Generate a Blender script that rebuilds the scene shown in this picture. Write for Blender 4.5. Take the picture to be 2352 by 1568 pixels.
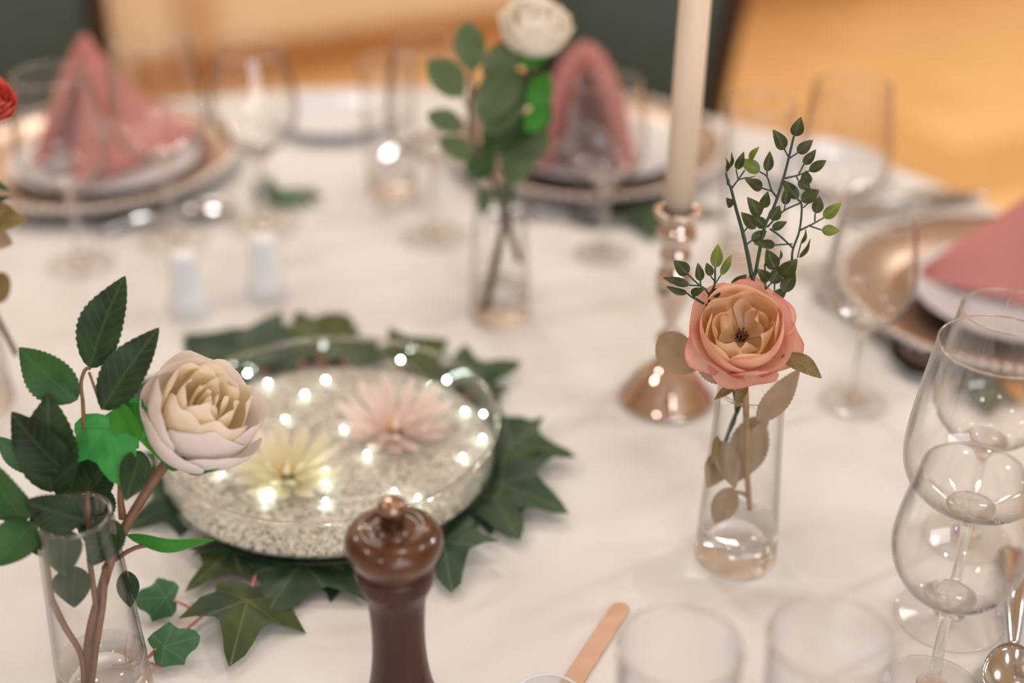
import bpy, math, random
from mathutils import Vector, Matrix, noise
random.seed(7)
for o in list(bpy.data.objects):
    bpy.data.objects.remove(o)
C = bpy.context.scene.collection
sc = bpy.context.scene
PI = math.pi

# ------------------------------------------------------------------ camera
CAM = Vector((0, 0, 1.40)); PITCH = math.radians(30.0); FPX = 3267.0
cd = bpy.data.cameras.new('camera'); cam = bpy.data.objects.new('camera', cd); C.objects.link(cam)
cam.location = CAM; cam.rotation_euler = (PI/2 - PITCH, 0, 0)
cd.sensor_width = 36; cd.lens = 36*FPX/2352; cd.clip_start = 0.02; cd.clip_end = 60
cd.dof.use_dof = True; cd.dof.focus_distance = 0.905; cd.dof.aperture_fstop = 1.8
sc.camera = cam

# ------------------------------------------------------------------ world, lights, exposure
w = bpy.data.worlds.new('world'); sc.world = w; w.use_nodes = True
w.node_tree.nodes['Background'].inputs[0].default_value = (0.8, 0.86, 1, 1)
w.node_tree.nodes['Background'].inputs[1].default_value = 0.6
def area(name, loc, size, energy, col, target=None, shape='DISK', size_y=None):
    l = bpy.data.lights.new(name, 'AREA'); l.shape = shape; l.size = size
    if size_y: l.size_y = size_y
    l.energy = energy; l.color = col
    o = bpy.data.objects.new(name, l); C.objects.link(o); o.location = loc
    d = (Vector(target) if target else Vector((loc[0], loc[1], 0))) - Vector(loc)
    o.rotation_euler = d.to_track_quat('-Z', 'Y').to_euler()
    return o
WARM = (1.0, 0.955, 0.90)
area('ceiling_light', (-0.55, 2.7, 2.85), 0.42, 17, WARM)
area('ceiling_light', (0.75, 3.1, 2.85), 0.30, 8, WARM)
area('ceiling_light', (3.4, 2.7, 2.85), 0.30, 118, WARM)  # unseen lamp, placed and powered to brighten the parquet on the right
area('ceiling_light', (-2.6, 3.2, 2.85), 0.30, 24, WARM)  # unseen lamp added to brighten the back wall
area('ceiling_light', (-1.0, 3.35, 2.85), 0.30, 21, WARM)  # another added lamp, lifts the wall behind the table
area('ceiling_light', (-1.9, 2.5, 2.85), 0.30, 13, WARM)
area('ceiling_light', (1.5, 1.0, 2.85), 0.30, 11, WARM)
area('ceiling_light', (-1.6, 0.6, 2.85), 0.30, 11, WARM)
area('ceiling_light', (0.2, 0.9, 2.85), 0.30, 6, WARM)
area('ceiling_light', (0.6, -1.2, 2.85), 0.30, 11, WARM)
area('ceiling_light', (-1.2, -1.4, 2.85), 0.30, 11, WARM)
area('window_daylight', (1.3, -2.9, 1.75), 2.4, 92, (0.88, 0.94, 1.0), (1.3-.4226, -2.9+.9063, 1.55), 'RECTANGLE', 1.5)
area('party_spotlight', (-0.3, -2.6, 1.0), 0.14, 8.0, (0.30, 0.16, 1.0), (0.0, 1.2, 0.85))
vs = sc.view_settings
vs.view_transform = 'Standard'; vs.look = 'None'; vs.gamma = 1.0; vs.use_curve_mapping = False
vs.exposure = -0.46
cy = sc.cycles
cy.max_bounces = 11; cy.transmission_bounces = 9; cy.glossy_bounces = 5; cy.diffuse_bounces = 4
cy.use_adaptive_sampling = True; cy.adaptive_threshold = 0.02
cy.transparent_max_bounces = 48
cy.caustics_refractive = True; cy.caustics_reflective = False
cy.sample_clamp_indirect = 15.0; cy.blur_glossy = 0.3
cy.use_denoising = True

# ------------------------------------------------------------------ helpers: points
def ray(px, py):
    u = (px-1176)/FPX; v = -(py-784)/FPX
    return Vector((u, math.cos(PITCH)+v*math.sin(PITCH), -math.sin(PITCH)+v*math.cos(PITCH)))
def at(px, py, z=0.75):
    d = ray(px, py); return CAM + d*((z-CAM.z)/d.z)
def dep(px, py, D):
    return CAM + ray(px, py)*D
TZ = 0.75

# ------------------------------------------------------------------ helpers: materials
def new_mat(name):
    m = bpy.data.materials.new(name); m.use_nodes = True
    nt = m.node_tree; nt.nodes.clear()
    out = nt.nodes.new('ShaderNodeOutputMaterial')
    return m, nt, out
def N(nt, t, **kw):
    n = nt.nodes.new(t)
    for k, v in kw.items(): setattr(n, k, v)
    return n
def rgb(c): return (c[0], c[1], c[2], 1)
def simple(name, col, rough=0.5, metal=0.0, col2=None, scale=20, spec=0.5, bump=0.0, bscale=None, detail=4, stretch=None, coat=0.0, sss=0.0, lo=0.35, hi=0.65):
    m, nt, out = new_mat(name)
    b = N(nt, 'ShaderNodeBsdfPrincipled')
    b.inputs['Roughness'].default_value = rough; b.inputs['Metallic'].default_value = metal
    b.inputs['Specular IOR Level'].default_value = spec; b.inputs['Coat Weight'].default_value = coat
    b.inputs['Base Color'].default_value = rgb(col)
    if sss:
        b.inputs['Subsurface Weight'].default_value = sss; b.inputs['Subsurface Radius'].default_value = (0.01, 0.006, 0.004)
        b.inputs['Subsurface Scale'].default_value = 1.0
    tc = N(nt, 'ShaderNodeTexCoord'); mp = N(nt, 'ShaderNodeMapping')
    nt.links.new(tc.outputs['Object'], mp.inputs[0])
    if stretch: mp.inputs['Scale'].default_value = stretch
    if col2:
        nz = N(nt, 'ShaderNodeTexNoise'); nz.inputs['Scale'].default_value = scale; nz.inputs['Detail'].default_value = detail
        nt.links.new(mp.outputs[0], nz.inputs['Vector'])
        r = N(nt, 'ShaderNodeValToRGB'); r.color_ramp.elements[0].position = lo; r.color_ramp.elements[1].position = hi
        r.color_ramp.elements[0].color = rgb(col); r.color_ramp.elements[1].color = rgb(col2)
        nt.links.new(nz.outputs[0], r.inputs[0]); nt.links.new(r.outputs[0], b.inputs['Base Color'])
    if bump:
        nb = N(nt, 'ShaderNodeTexNoise'); nb.inputs['Scale'].default_value = bscale or scale*3; nb.inputs['Detail'].default_value = 4
        nt.links.new(mp.outputs[0], nb.inputs['Vector'])
        bp = N(nt, 'ShaderNodeBump'); bp.inputs['Strength'].default_value = bump; bp.inputs['Distance'].default_value = 0.004
        nt.links.new(nb.outputs[0], bp.inputs['Height']); nt.links.new(bp.outputs[0], b.inputs['Normal'])
    nt.links.new(b.outputs[0], out.inputs[0])
    return m
def thin_glass(name, clear=(0.995, 0.993, 0.99), edge=(0.40, 0.375, 0.355), ior=1.5):
    m, nt, out = new_mat(name)
    f0 = ((ior-1)/(ior+1))**2
    lw = N(nt, 'ShaderNodeLayerWeight'); lw.inputs[0].default_value = 0.5
    pw = N(nt, 'ShaderNodeMath', operation='POWER'); pw.inputs[1].default_value = 4.2
    nt.links.new(lw.outputs['Facing'], pw.inputs[0])
    mx = N(nt, 'ShaderNodeMix', data_type='RGBA'); mx.inputs[6].default_value = rgb(clear); mx.inputs[7].default_value = rgb(edge)
    nt.links.new(pw.outputs[0], mx.inputs[0])
    t = N(nt, 'ShaderNodeBsdfTransparent'); nt.links.new(mx.outputs[2], t.inputs[0])
    g = N(nt, 'ShaderNodeBsdfGlossy'); g.inputs['Roughness'].default_value = 0.02
    ms = N(nt, 'ShaderNodeMixShader'); nt.links.new(M(nt, 'MULTIPLY_ADD', pw.outputs[0], 1-f0, f0), ms.inputs[0])
    nt.links.new(t.outputs[0], ms.inputs[1]); nt.links.new(g.outputs[0], ms.inputs[2])
    nt.links.new(ms.outputs[0], out.inputs[0])
    return m
def solid_glass(name, col=(0.97, 0.97, 0.97), ior=1.5):
    m, nt, out = new_mat(name)
    g = N(nt, 'ShaderNodeBsdfGlass'); g.inputs['IOR'].default_value = ior; g.inputs['Color'].default_value = rgb(col); g.inputs['Roughness'].default_value = 0.0
    t = N(nt, 'ShaderNodeBsdfTransparent'); t.inputs[0].default_value = rgb(col); ms = N(nt, 'ShaderNodeMixShader'); ms.inputs[0].default_value = 0.68
    nt.links.new(t.outputs[0], ms.inputs[1]); nt.links.new(g.outputs[0], ms.inputs[2]); nt.links.new(ms.outputs[0], out.inputs[0]); return m
def M(nt, op, a, b=None, c=None):
    n = N(nt, 'ShaderNodeMath', operation=op)
    for i, x in enumerate((a, b, c)):
        if x is None: continue
        if hasattr(x, 'type') or hasattr(x, 'links'): nt.links.new(x, n.inputs[i])
        else: n.inputs[i].default_value = x
    return n.outputs[0]
def leaf_mat(name, dark, light, vein, kind='pinnate', rough=0.5, nveins=9, scale=60, tip=None, transl=0.25, veinw=0.03, veinamt=0.55, edge=None):
    """UV: x runs from stalk to tip, y across (0.5 = midrib)."""
    m, nt, out = new_mat(name)
    b = N(nt, 'ShaderNodeBsdfPrincipled'); b.inputs['Roughness'].default_value = rough; b.inputs['Specular IOR Level'].default_value = 0.35
    tc = N(nt, 'ShaderNodeTexCoord'); sp = N(nt, 'ShaderNodeSeparateXYZ'); nt.links.new(tc.outputs['UV'], sp.inputs[0])
    u = sp.outputs[0]; v = M(nt, 'SUBTRACT', sp.outputs[1], 0.5); av = M(nt, 'ABSOLUTE', v)
    nz = N(nt, 'ShaderNodeTexNoise'); nz.inputs['Scale'].default_value = scale; nz.inputs['Detail'].default_value = 5
    nt.links.new(tc.outputs['Object'], nz.inputs['Vector'])
    r = N(nt, 'ShaderNodeValToRGB'); r.color_ramp.elements[0].position = 0.34; r.color_ramp.elements[1].position = 0.68
    r.color_ramp.elements[0].color = rgb(dark); r.color_ramp.elements[1].color = rgb(light)
    nt.links.new(nz.outputs[0], r.inputs[0]); col = r.outputs[0]
    if kind == 'pinnate':
        mid = M(nt, 'LESS_THAN', av, veinw)
        fr = M(nt, 'FRACT', M(nt, 'MULTIPLY', M(nt, 'SUBTRACT', u, M(nt, 'MULTIPLY', av, 0.55)), float(nveins)))
        side = M(nt, 'LESS_THAN', M(nt, 'ABSOLUTE', M(nt, 'SUBTRACT', fr, 0.5)), 0.10)
        vf = M(nt, 'MAXIMUM', mid, M(nt, 'MULTIPLY', side, 0.5))
    else:
        uu = M(nt, 'SUBTRACT', u, 0.20)
        ang = M(nt, 'ABSOLUTE', M(nt, 'ARCTAN2', v, uu)); rad = M(nt, 'SQRT', M(nt, 'ADD', M(nt, 'MULTIPLY', uu, uu), M(nt, 'MULTIPLY', v, v)))
        d = M(nt, 'MINIMUM', ang, M(nt, 'MINIMUM', M(nt, 'ABSOLUTE', M(nt, 'SUBTRACT', ang, 0.95)), M(nt, 'ABSOLUTE', M(nt, 'SUBTRACT', ang, 2.0))))
        vf = M(nt, 'LESS_THAN', M(nt, 'MULTIPLY', d, rad), 0.010)
    mx = N(nt, 'ShaderNodeMix', data_type='RGBA'); nt.links.new(M(nt, 'MULTIPLY', vf, veinamt), mx.inputs[0])
    nt.links.new(col, mx.inputs[6]); mx.inputs[7].default_value = rgb(vein); col = mx.outputs[2]
    if tip:
        tf = M(nt, 'SMOOTHSTEP' if False else 'MULTIPLY', M(nt, 'POWER', u, 3.0), 0.8)
        m2 = N(nt, 'ShaderNodeMix', data_type='RGBA'); nt.links.new(tf, m2.inputs[0]); nt.links.new(col, m2.inputs[6]); m2.inputs[7].default_value = rgb(tip); col = m2.outputs[2]
    nt.links.new(col, b.inputs['Base Color'])
    bp = N(nt, 'ShaderNodeBump'); bp.inputs['Strength'].default_value = 0.35; bp.inputs['Distance'].default_value = 0.0008
    nt.links.new(M(nt, 'ADD', vf, M(nt, 'MULTIPLY', nz.outputs[0], 0.8)), bp.inputs['Height']); nt.links.new(bp.outputs[0], b.inputs['Normal'])
    t = N(nt, 'ShaderNodeBsdfTranslucent'); nt.links.new(col, t.inputs[0])
    ms = N(nt, 'ShaderNodeMixShader'); ms.inputs[0].default_value = transl
    nt.links.new(b.outputs[0], ms.inputs[1]); nt.links.new(t.outputs[0], ms.inputs[2]); nt.links.new(ms.outputs[0], out.inputs[0])
    return m
def petal_mat(name, base, mid, edge, p1=0.45, p2=0.86, transl=0.3, rough=0.75, streak=None):
    """UV: x from petal base to rim, y across; the colours are the dye of the fabric petal."""
    m, nt, out = new_mat(name)
    tc = N(nt, 'ShaderNodeTexCoord'); sp = N(nt, 'ShaderNodeSeparateXYZ'); nt.links.new(tc.outputs['UV'], sp.inputs[0])
    v = M(nt, 'ABSOLUTE', M(nt, 'SUBTRACT', sp.outputs[1], 0.5))
    nz = N(nt, 'ShaderNodeTexNoise'); nz.inputs['Scale'].default_value = 90; nt.links.new(tc.outputs['Object'], nz.inputs['Vector'])
    f = M(nt, 'MAXIMUM', sp.outputs[0], M(nt, 'ADD', M(nt, 'MULTIPLY', v, 1.1), 0.40))
    f = M(nt, 'MULTIPLY', f, M(nt, 'ADD', M(nt, 'MULTIPLY', sp.outputs[0], 0.45), 0.55))
    f = M(nt, 'ADD', f, M(nt, 'MULTIPLY', M(nt, 'SUBTRACT', nz.outputs[0], 0.5), 0.22))
    r = N(nt, 'ShaderNodeValToRGB'); e = r.color_ramp.elements
    e[0].position = 0.12; e[0].color = rgb(base); e[1].position = 1.0; e[1].color = rgb(edge)
    x = e.new(p1); x.color = rgb(mid); y = e.new(p2); y.color = rgb([mid[i]*0.55+edge[i]*0.45 for i in range(3)])
    nt.links.new(f, r.inputs[0])
    b = N(nt, 'ShaderNodeBsdfPrincipled'); b.inputs['Roughness'].default_value = rough; b.inputs['Specular IOR Level'].default_value = 0.2
    nt.links.new(r.outputs[0], b.inputs['Base Color'])
    wv = N(nt, 'ShaderNodeTexNoise'); wv.inputs['Scale'].default_value = 1.0; mp = N(nt, 'ShaderNodeMapping'); mp.inputs['Scale'].default_value = (2, 40, 1)
    nt.links.new(tc.outputs['UV'], mp.inputs[0]); nt.links.new(mp.outputs[0], wv.inputs['Vector'])
    bp = N(nt, 'ShaderNodeBump'); bp.inputs['Strength'].default_value = 0.25; bp.inputs['Distance'].default_value = 0.0008
    nt.links.new(wv.outputs[0], bp.inputs['Height']); nt.links.new(bp.outputs[0], b.inputs['Normal'])
    t = N(nt, 'ShaderNodeBsdfTranslucent'); nt.links.new(r.outputs[0], t.inputs[0])
    ms = N(nt, 'ShaderNodeMixShader'); ms.inputs[0].default_value = transl
    nt.links.new(b.outputs[0], ms.inputs[1]); nt.links.new(t.outputs[0], ms.inputs[2]); nt.links.new(ms.outputs[0], out.inputs[0])
    return m
def emit(name, col, s):
    m, nt, out = new_mat(name); e = N(nt, 'ShaderNodeEmission'); e.inputs[0].default_value = rgb(col); e.inputs[1].default_value = s
    nt.links.new(e.outputs[0], out.inputs[0]); return m

GLASS = thin_glass('thin_clear_glass'); FOOT = thin_glass('clear_foot_glass', ior=1.30); LIGHTG = thin_glass('pale_tumbler_glass', (.985, .985, .99), (.72, .71, .73)); BOWLGLASS = thin_glass('dish_glass', (0.975, 0.985, 0.978), (0.35, 0.43, 0.40), 1.55)
SOLID = solid_glass('solid_clear_glass')
CLOTH = simple('cream_tablecloth', (0.705, 0.705, 0.70), 0.9, 0, (0.735, 0.735, 0.73), 3, 0.1, 0.25, 9)
PORC = simple('white_porcelain', (0.64, 0.675, 0.725), 0.2, 0, (0.67, 0.705, 0.755), 12)
SHAKER = simple('white_shaker_porcelain', (0.78, 0.81, 0.83), 0.15, 0, (0.82, 0.84, 0.86), 30)
SILVER = simple('polished_silver', (0.66, 0.63, 0.60), 0.14, 1.0, (0.72, 0.69, 0.66), 40)
STEEL = simple('cutlery_steel', (0.50, 0.53, 0.57), 0.10, 1.0, (0.57, 0.60, 0.64), 60)
ROSEMETAL = simple('rose_tinted_chrome', (0.62, 0.51, 0.45), 0.07, 1.0, (0.70, 0.60, 0.54), 30)
KNOBMETAL = simple('brown_tinted_metal', (0.30, 0.20, 0.15), 0.22, 1.0, (0.36, 0.25, 0.19), 40)
CHARGER = simple('brushed_silver', (0.44, 0.34, 0.27), 0.38, 1.0, (0.50, 0.39, 0.31), 40)
NAPKIN = simple('dusty_pink_cloth', (0.58, 0.235, 0.215), 0.85, 0, (0.64, 0.27, 0.245), 14, 0.15, 0.15, 60)
WAX = simple('ivory_wax', (0.80, 0.68, 0.52), 0.45, 0, (0.83, 0.71, 0.56), 8, sss=0.25)
DARKWOOD = simple('varnished_dark_wood', (0.060, 0.017, 0.005), 0.28, 0, (0.105, 0.032, 0.009), 9, 0.4, coat=0.5, stretch=(6, 6, 0.8))
MILLWOOD = simple('brown_stained_wood', (0.040, 0.0135, 0.008), 0.40, 0, (0.060, 0.021, 0.012), 16, 0.3, coat=0.15, stretch=(8, 8, 0.7))
CHAIRWOOD = simple('black_brown_chair_wood', (0.018, 0.006, 0.004), 0.35, 0, (0.035, 0.012, 0.007), 12, stretch=(5, 5, 1))
LEATHER = simple('grey_green_leather', (0.052, 0.074, 0.060), 0.5, 0, (0.066, 0.090, 0.074), 30, 0.4, 0.2, 120)
STICKWOOD = simple('peach_birch_wood', (0.60, 0.37, 0.245), 0.6, 0, (0.65, 0.42, 0.29), 14, stretch=(1, 12, 1))

# ------------------------------------------------------------------ helpers: objects
def mk(name, V, F, mat, parent=None, uv=None, smooth=True, local=False):
    me = bpy.data.meshes.new(name)
    if parent is not None and not local:
        off = parent.location
        if parent.parent is not None: off = off + parent.parent.location
        V = [Vector(p) - off for p in V]
    me.from_pydata([tuple(p) for p in V], [], F); me.update()
    if smooth: me.polygons.foreach_set('use_smooth', [True]*len(me.polygons))
    if uv:
        l = me.uv_layers.new(name='UVMap')
        l.data.foreach_set('uv', [c for lp in me.loops for c in uv[lp.vertex_index]])
    if mat: me.materials.append(mat)
    o = bpy.data.objects.new(name, me); C.objects.link(o)
    if parent is not None: o.parent = parent
    return o
def thing(name, label, cat, loc, group=None, rz=0.0):
    o = bpy.data.objects.new(name, None); C.objects.link(o); o.location = loc; o.rotation_euler = (0, 0, rz); o.empty_display_size = 0.02
    o['label'] = label; o['category'] = cat
    if group: o['group'] = group
    return o
def tag(o, label, cat, group=None):
    o['label'] = label; o['category'] = cat
    if group: o['group'] = group
    return o
def struct(o): o['kind'] = 'structure'; return o
def lathe(prof, seg=48, c=(0, 0, 0)):
    V = []; F = []; rows = []
    for r, z in prof:
        if r < 1e-6:
            rows.append([len(V)]); V.append(Vector((c[0], c[1], c[2]+z)))
        else:
            rows.append(list(range(len(V), len(V)+seg)))
            for i in range(seg):
                a = 2*PI*i/seg; V.append(Vector((c[0]+r*math.cos(a), c[1]+r*math.sin(a), c[2]+z)))
    for a, b in zip(rows, rows[1:]):
        if len(a) == 1 and len(b) == 1: continue
        for i in range(seg):
            j = (i+1) % seg
            if len(a) == 1: F.append((a[0], b[j], b[i]))
            elif len(b) == 1: F.append((a[i], a[j], b[0]))
            else: F.append((a[i], a[j], b[j], b[i]))
    return V, F
def spline(P, n=8):
    P = [Vector(p) for p in P]; out = []
    for i in range(len(P)-1):
        a = P[i-1] if i else P[0]*2-P[1]; b, c2 = P[i], P[i+1]; d = P[i+2] if i+2 < len(P) else P[-1]*2-P[-2]
        for k in range(n):
            t = k/n
            out.append(0.5*((2*b)+(c2-a)*t+(2*a-5*b+4*c2-d)*t*t+(3*b-3*c2+d-a)*t**3))
    out.append(P[-1]); return out
def smooth_prof(P, n=6):
    return [(max(p.x, 0.0), p.y) for p in spline([(r, z, 0) for r, z in P], n)]
def tube(P, R, seg=8, cap=True):
    P = [Vector(p) for p in P]; n = len(P)
    if not isinstance(R, (list, tuple)): R = [R]*n
    elif len(R) == 2: R = [R[0]+(R[1]-R[0])*i/(n-1) for i in range(n)]
    V = []; F = []
    t0 = (P[1]-P[0]).normalized(); up = Vector((0, 0, 1)) if abs(t0.z) < 0.9 else Vector((1, 0, 0))
    nrm = (up - t0*up.dot(t0)).normalized()
    for i in range(n):
        t = (P[min(i+1, n-1)]-P[max(i-1, 0)]).normalized()
        nrm = (nrm - t*nrm.dot(t)).normalized(); bn = t.cross(nrm)
        for k in range(seg):
            a = 2*PI*k/seg; V.append(P[i]+(nrm*math.cos(a)+bn*math.sin(a))*R[i])
    for i in range(n-1):
        for k in range(seg):
            k2 = (k+1) % seg; F.append((i*seg+k, i*seg+k2, (i+1)*seg+k2, (i+1)*seg+k))
    if cap:
        F.append(tuple(range(seg-1, -1, -1))); F.append(tuple(range((n-1)*seg, n*seg)))
    return V, F
def join(*parts):
    V = []; F = []
    for v, f in parts:
        k = len(V); V += list(v); F += [tuple(i+k for i in q) for q in f]
    return V, F
def box(x0, x1, y0, y1, z0, z1):
    V = [Vector((x, y, z)) for x in (x0, x1) for y in (y0, y1) for z in (z0, z1)]
    return V, [(0, 1, 3, 2), (4, 6, 7, 5), (0, 4, 5, 1), (2, 3, 7, 6), (0, 2, 6, 4), (1, 5, 7, 3)]
def bevel(o, wd, seg=2):
    m = o.modifiers.new('bevel', 'BEVEL'); m.width = wd; m.segments = seg; m.limit_method = 'ANGLE'; return o
def frame_of(base, tip, normal):
    base = Vector(base); tip = Vector(tip); x = (tip-base); L = x.length; x = x/L
    n = Vector(normal); n = n - x*n.dot(x)
    if n.length < 1e-5: n = Vector((0, 0, 1)) - x*x.z
    n.normalize(); y = n.cross(x)
    return base, x, y, n, L
def leaf(name, base, tip, width, normal, mat, parent, kind='ovate', curl=0.10, fold=0.12, twist=0.0, nx=12, ny=6, serr=0):
    """One leaf blade; curl bends it lengthwise, fold raises the halves beside the midrib."""
    b, x, y, n, L = frame_of(base, tip, normal)
    V = []; F = []; UV = []
    if serr: nx = 30
    for i in range(nx+1):
        u = i/nx
        if kind == 'ovate': wv = math.sin(PI*u**0.72)**0.85*(1-0.12*u) if 0 < u < 1 else 0.0
        elif kind == 'round': wv = math.sin(PI*u**0.95)**0.62 if 0 < u < 1 else 0.0
        elif kind == 'rose': wv = math.sin(PI*u**0.80)**0.75*(1.0-0.22*u**3) if 0 < u < 1 else 0.0
        else: wv = math.sin(PI*u)**0.9 if 0 < u < 1 else 0.0
        if serr and 0 < u < 1: wv *= 1.0 + (0.035 if i % 2 else -0.035)
        wv = max(wv, 0.015)
        for j in range(ny+1):
            t = 2*j/ny-1
            tw = twist*u
            yy = t*wv*width/2; zz = abs(t)*wv*width/2*fold*2 + curl*L*(4*u*(1-u)-0.0) + 0.02*L*math.sin(9*u+3*t)*abs(t)
            p = b + x*(u*L) + y*(yy*math.cos(tw)-0*zz) + n*(zz+yy*math.sin(tw))
            V.append(p); UV.append((u, 0.5+0.5*t*wv))
    for i in range(nx):
        for j in range(ny):
            a = i*(ny+1)+j; F.append((a, a+1, a+ny+2, a+ny+1))
    return mk(name, V, F, mat, parent, UV)
IVY = [(0.00, 0.0), (-0.06, 0.10), (-0.13, 0.26), (-0.11, 0.40), (0.02, 0.42), (0.11, 0.40), (0.22, 0.54), (0.45, 0.72), (0.44, 0.52), (0.46, 0.32), (0.55, 0.24), (0.72, 0.17), (0.86, 0.11), (1.0, 0.0)]
IVYR = [(0.00, 0.0), (-0.05, 0.16), (-0.06, 0.34), (0.06, 0.46), (0.20, 0.48), (0.30, 0.52), (0.46, 0.58), (0.54, 0.44), (0.60, 0.36), (0.70, 0.30), (0.80, 0.26), (0.88, 0.16), (0.96, 0.0)]
def ivy(name, base, tip, normal, mat, parent, cup=0.10, wave=0.04, wid=1.0, shape=IVY, seed=0, curl=0.0):
    b, x, y, n, L = frame_of(base, tip, normal)
    rnd = random.Random(seed)
    half = shape; outl = list(half) + [(u, -v*0.96) for u, v in half[-2:0:-1]]
    outl = [(u+rnd.uniform(-.015, .015), v*wid+rnd.uniform(-.015, .015)) for u, v in outl]
    cu, cv = 0.24, 0.0
    V = []; F = []; UV = []; K = len(outl); rings = (1.0, 0.72, 0.42)
    ph = rnd.uniform(0, 6)
    def put(u, v, k):
        a = math.atan2(v-cv, u-cu); r = math.hypot(u-cu, v-cv)
        z = -cup*r*r*1.6 + wave*r*math.sin(5*a+ph) - 0.18*abs(v)*cup - curl*u*u
        p = b+x*(u*L)+y*(v*L)+n*(z*L); p.z = max(p.z, TZ+0.0008); V.append(p); UV.append((u, 0.5+v*1.0))
    for k in rings:
        for u, v in outl: put(cu+(u-cu)*k, cv+(v-cv)*k, k)
    put(cu, cv, 0)
    for r in range(len(rings)-1):
        for i in range(K):
            j = (i+1) % K; F.append((r*K+i, r*K+j, (r+1)*K+j, (r+1)*K+i))
    for i in range(K): F.append(((len(rings)-1)*K+i, (len(rings)-1)*K+(i+1) % K, len(V)-1))
    return mk(name, V, F, mat, parent, UV)
def petal(name, ctr, A, th, prof, half, mat, parent, droop=0.35, ruf=0.0, nx=12, ny=14, seed=0, point=2.0, wbase=0.65):
    """A petal as a patch of a surface of revolution about the flower's axis. A = (X, Y, Z) axes scaled by the flower radius."""
    rnd = random.Random(seed*31+5); ph = rnd.uniform(0, 6); p2 = rnd.uniform(0, 6)
    P = [Vector((p[0], p[1], 0)) for p in prof]
    def bz(s):
        if len(P) == 4:
            q = P[0]*(1-s)**3+P[1]*3*s*(1-s)**2+P[2]*3*s*s*(1-s)+P[3]*s**3
        else:
            q = P[0]*(1-s)**2+P[1]*2*s*(1-s)+P[2]*s*s
        return q
    V = []; F = []; UV = []
    for i in range(nx+1):
        s = i/nx
        for j in range(ny+1):
            t = 2*j/ny-1
            se = s*(1-droop*abs(t)**point)*(1-0.012*(1+math.sin(11*t+ph))*(s > .9))
            q = bz(se)
            r = q.x + ruf*math.sin(4.2*t+ph)*se**3; z = q.y + ruf*0.7*math.sin(5.1*t+p2)*se**3
            # the flanks of a petal tuck a little inside those of its neighbour
            r *= 1+0.07*t*se
            a = th + half*t*(wbase+(1-wbase)*min(1, se*1.4))*(1-0.14*s**4)
            V.append(ctr + A[0]*(r*math.cos(a)) + A[1]*(r*math.sin(a)) + A[2]*z); UV.append((s, 0.5+0.5*t))
    for i in range(nx):
        for j in range(ny):
            k = i*(ny+1)+j; F.append((k, k+1, k+ny+2, k+ny+1))
    return mk(name, V, F, mat, parent, UV)
def axes(direction, R, spin=0):
    z = Vector(direction).normalized(); x = Vector((0, 0, 1)).cross(z)
    if x.length < 1e-4: x = Vector((1, 0, 0))
    x.normalize(); y = z.cross(x)
    c, s = math.cos(spin), math.sin(spin)
    return (x*c+y*s)*R, (y*c-x*s)*R, z*R

# ------------------------------------------------------------------ room (its long wall runs obliquely behind the table)
RA = math.radians(25.0)
def R2(u, v):   # room coordinates: u along the back wall, v towards the camera from it
    return (-0.84+u*math.cos(RA)+v*math.sin(RA), 3.89+u*math.sin(RA)-v*math.cos(RA))
def slab(name, u0, u1, v0, v1, z0, z1, mat):
    V, F = box(0, 1, 0, 1, 0, 1); W = []
    for p in V:
        x, y = R2(u0+(u1-u0)*p.x, v0+(v1-v0)*p.y); W.append((x, y, z0+(z1-z0)*p.z))
    F2 = [tuple(reversed(f)) for f in F]
    return struct(mk(name, W, F2, mat, smooth=False))
m, nt, out = new_mat('honey_parquet')
tc = N(nt, 'ShaderNodeTexCoord'); mp = N(nt, 'ShaderNodeMapping'); mp.inputs['Rotation'].default_value = (0, 0, -RA); nt.links.new(tc.outputs['Object'], mp.inputs[0])
bk = N(nt, 'ShaderNodeTexBrick'); nt.links.new(mp.outputs[0], bk.inputs[0]); bk.inputs['Scale'].default_value = 1.0
bk.inputs['Brick Width'].default_value = 0.55; bk.inputs['Row Height'].default_value = 0.26; bk.inputs['Mortar Size'].default_value = 0.003
bk.inputs['Color1'].default_value = (0.86, 0.55, 0.24, 1); bk.inputs['Color2'].default_value = (0.50, 0.25, 0.075, 1); bk.inputs['Mortar'].default_value = (0.40, 0.18, 0.05, 1)
nz = N(nt, 'ShaderNodeTexNoise'); nz.inputs['Scale'].default_value = 2.2; nz.inputs['Detail'].default_value = 3; nt.links.new(mp.outputs[0], nz.inputs['Vector'])
mx = N(nt, 'ShaderNodeMix', data_type='RGBA'); nt.links.new(M(nt, 'MULTIPLY', nz.outputs[0], 0.45), mx.inputs[0]); nt.links.new(bk.outputs[0], mx.inputs[6]); mx.inputs[7].default_value = (0.80, 0.49, 0.20, 1)
b = N(nt, 'ShaderNodeBsdfPrincipled'); b.inputs['Roughness'].default_value = 0.38; nt.links.new(mx.outputs[2], b.inputs['Base Color']); nt.links.new(b.outputs[0], out.inputs[0])
PARQUET = m
WALLP = simple('warm_cream_paint', (0.82, 0.68, 0.49), 0.75, 0, (0.84, 0.70, 0.51), 2)
PLAINW = simple('pale_cream_paint', (0.76, 0.72, 0.67), 0.8, 0, (0.78, 0.74, 0.69), 2)
CASING = simple('grey_cream_paint', (0.66, 0.52, 0.38), 0.6, 0, (0.70, 0.56, 0.42), 5)
SKIRT = simple('brown_baseboard_wood', (0.42, 0.20, 0.075), 0.45, 0, (0.48, 0.24, 0.095), 8)
CEIL = simple('white_ceiling_paint', (0.80, 0.79, 0.77), 0.9, 0, (0.82, 0.81, 0.79), 2)
slab('floor', -5.0, 6.0, 0, 7.3, -0.06, 0.0, PARQUET)
slab('wall_back', -5.0, 6.0, -0.12, 0.0, 0.0, 3.0, WALLP)
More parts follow.
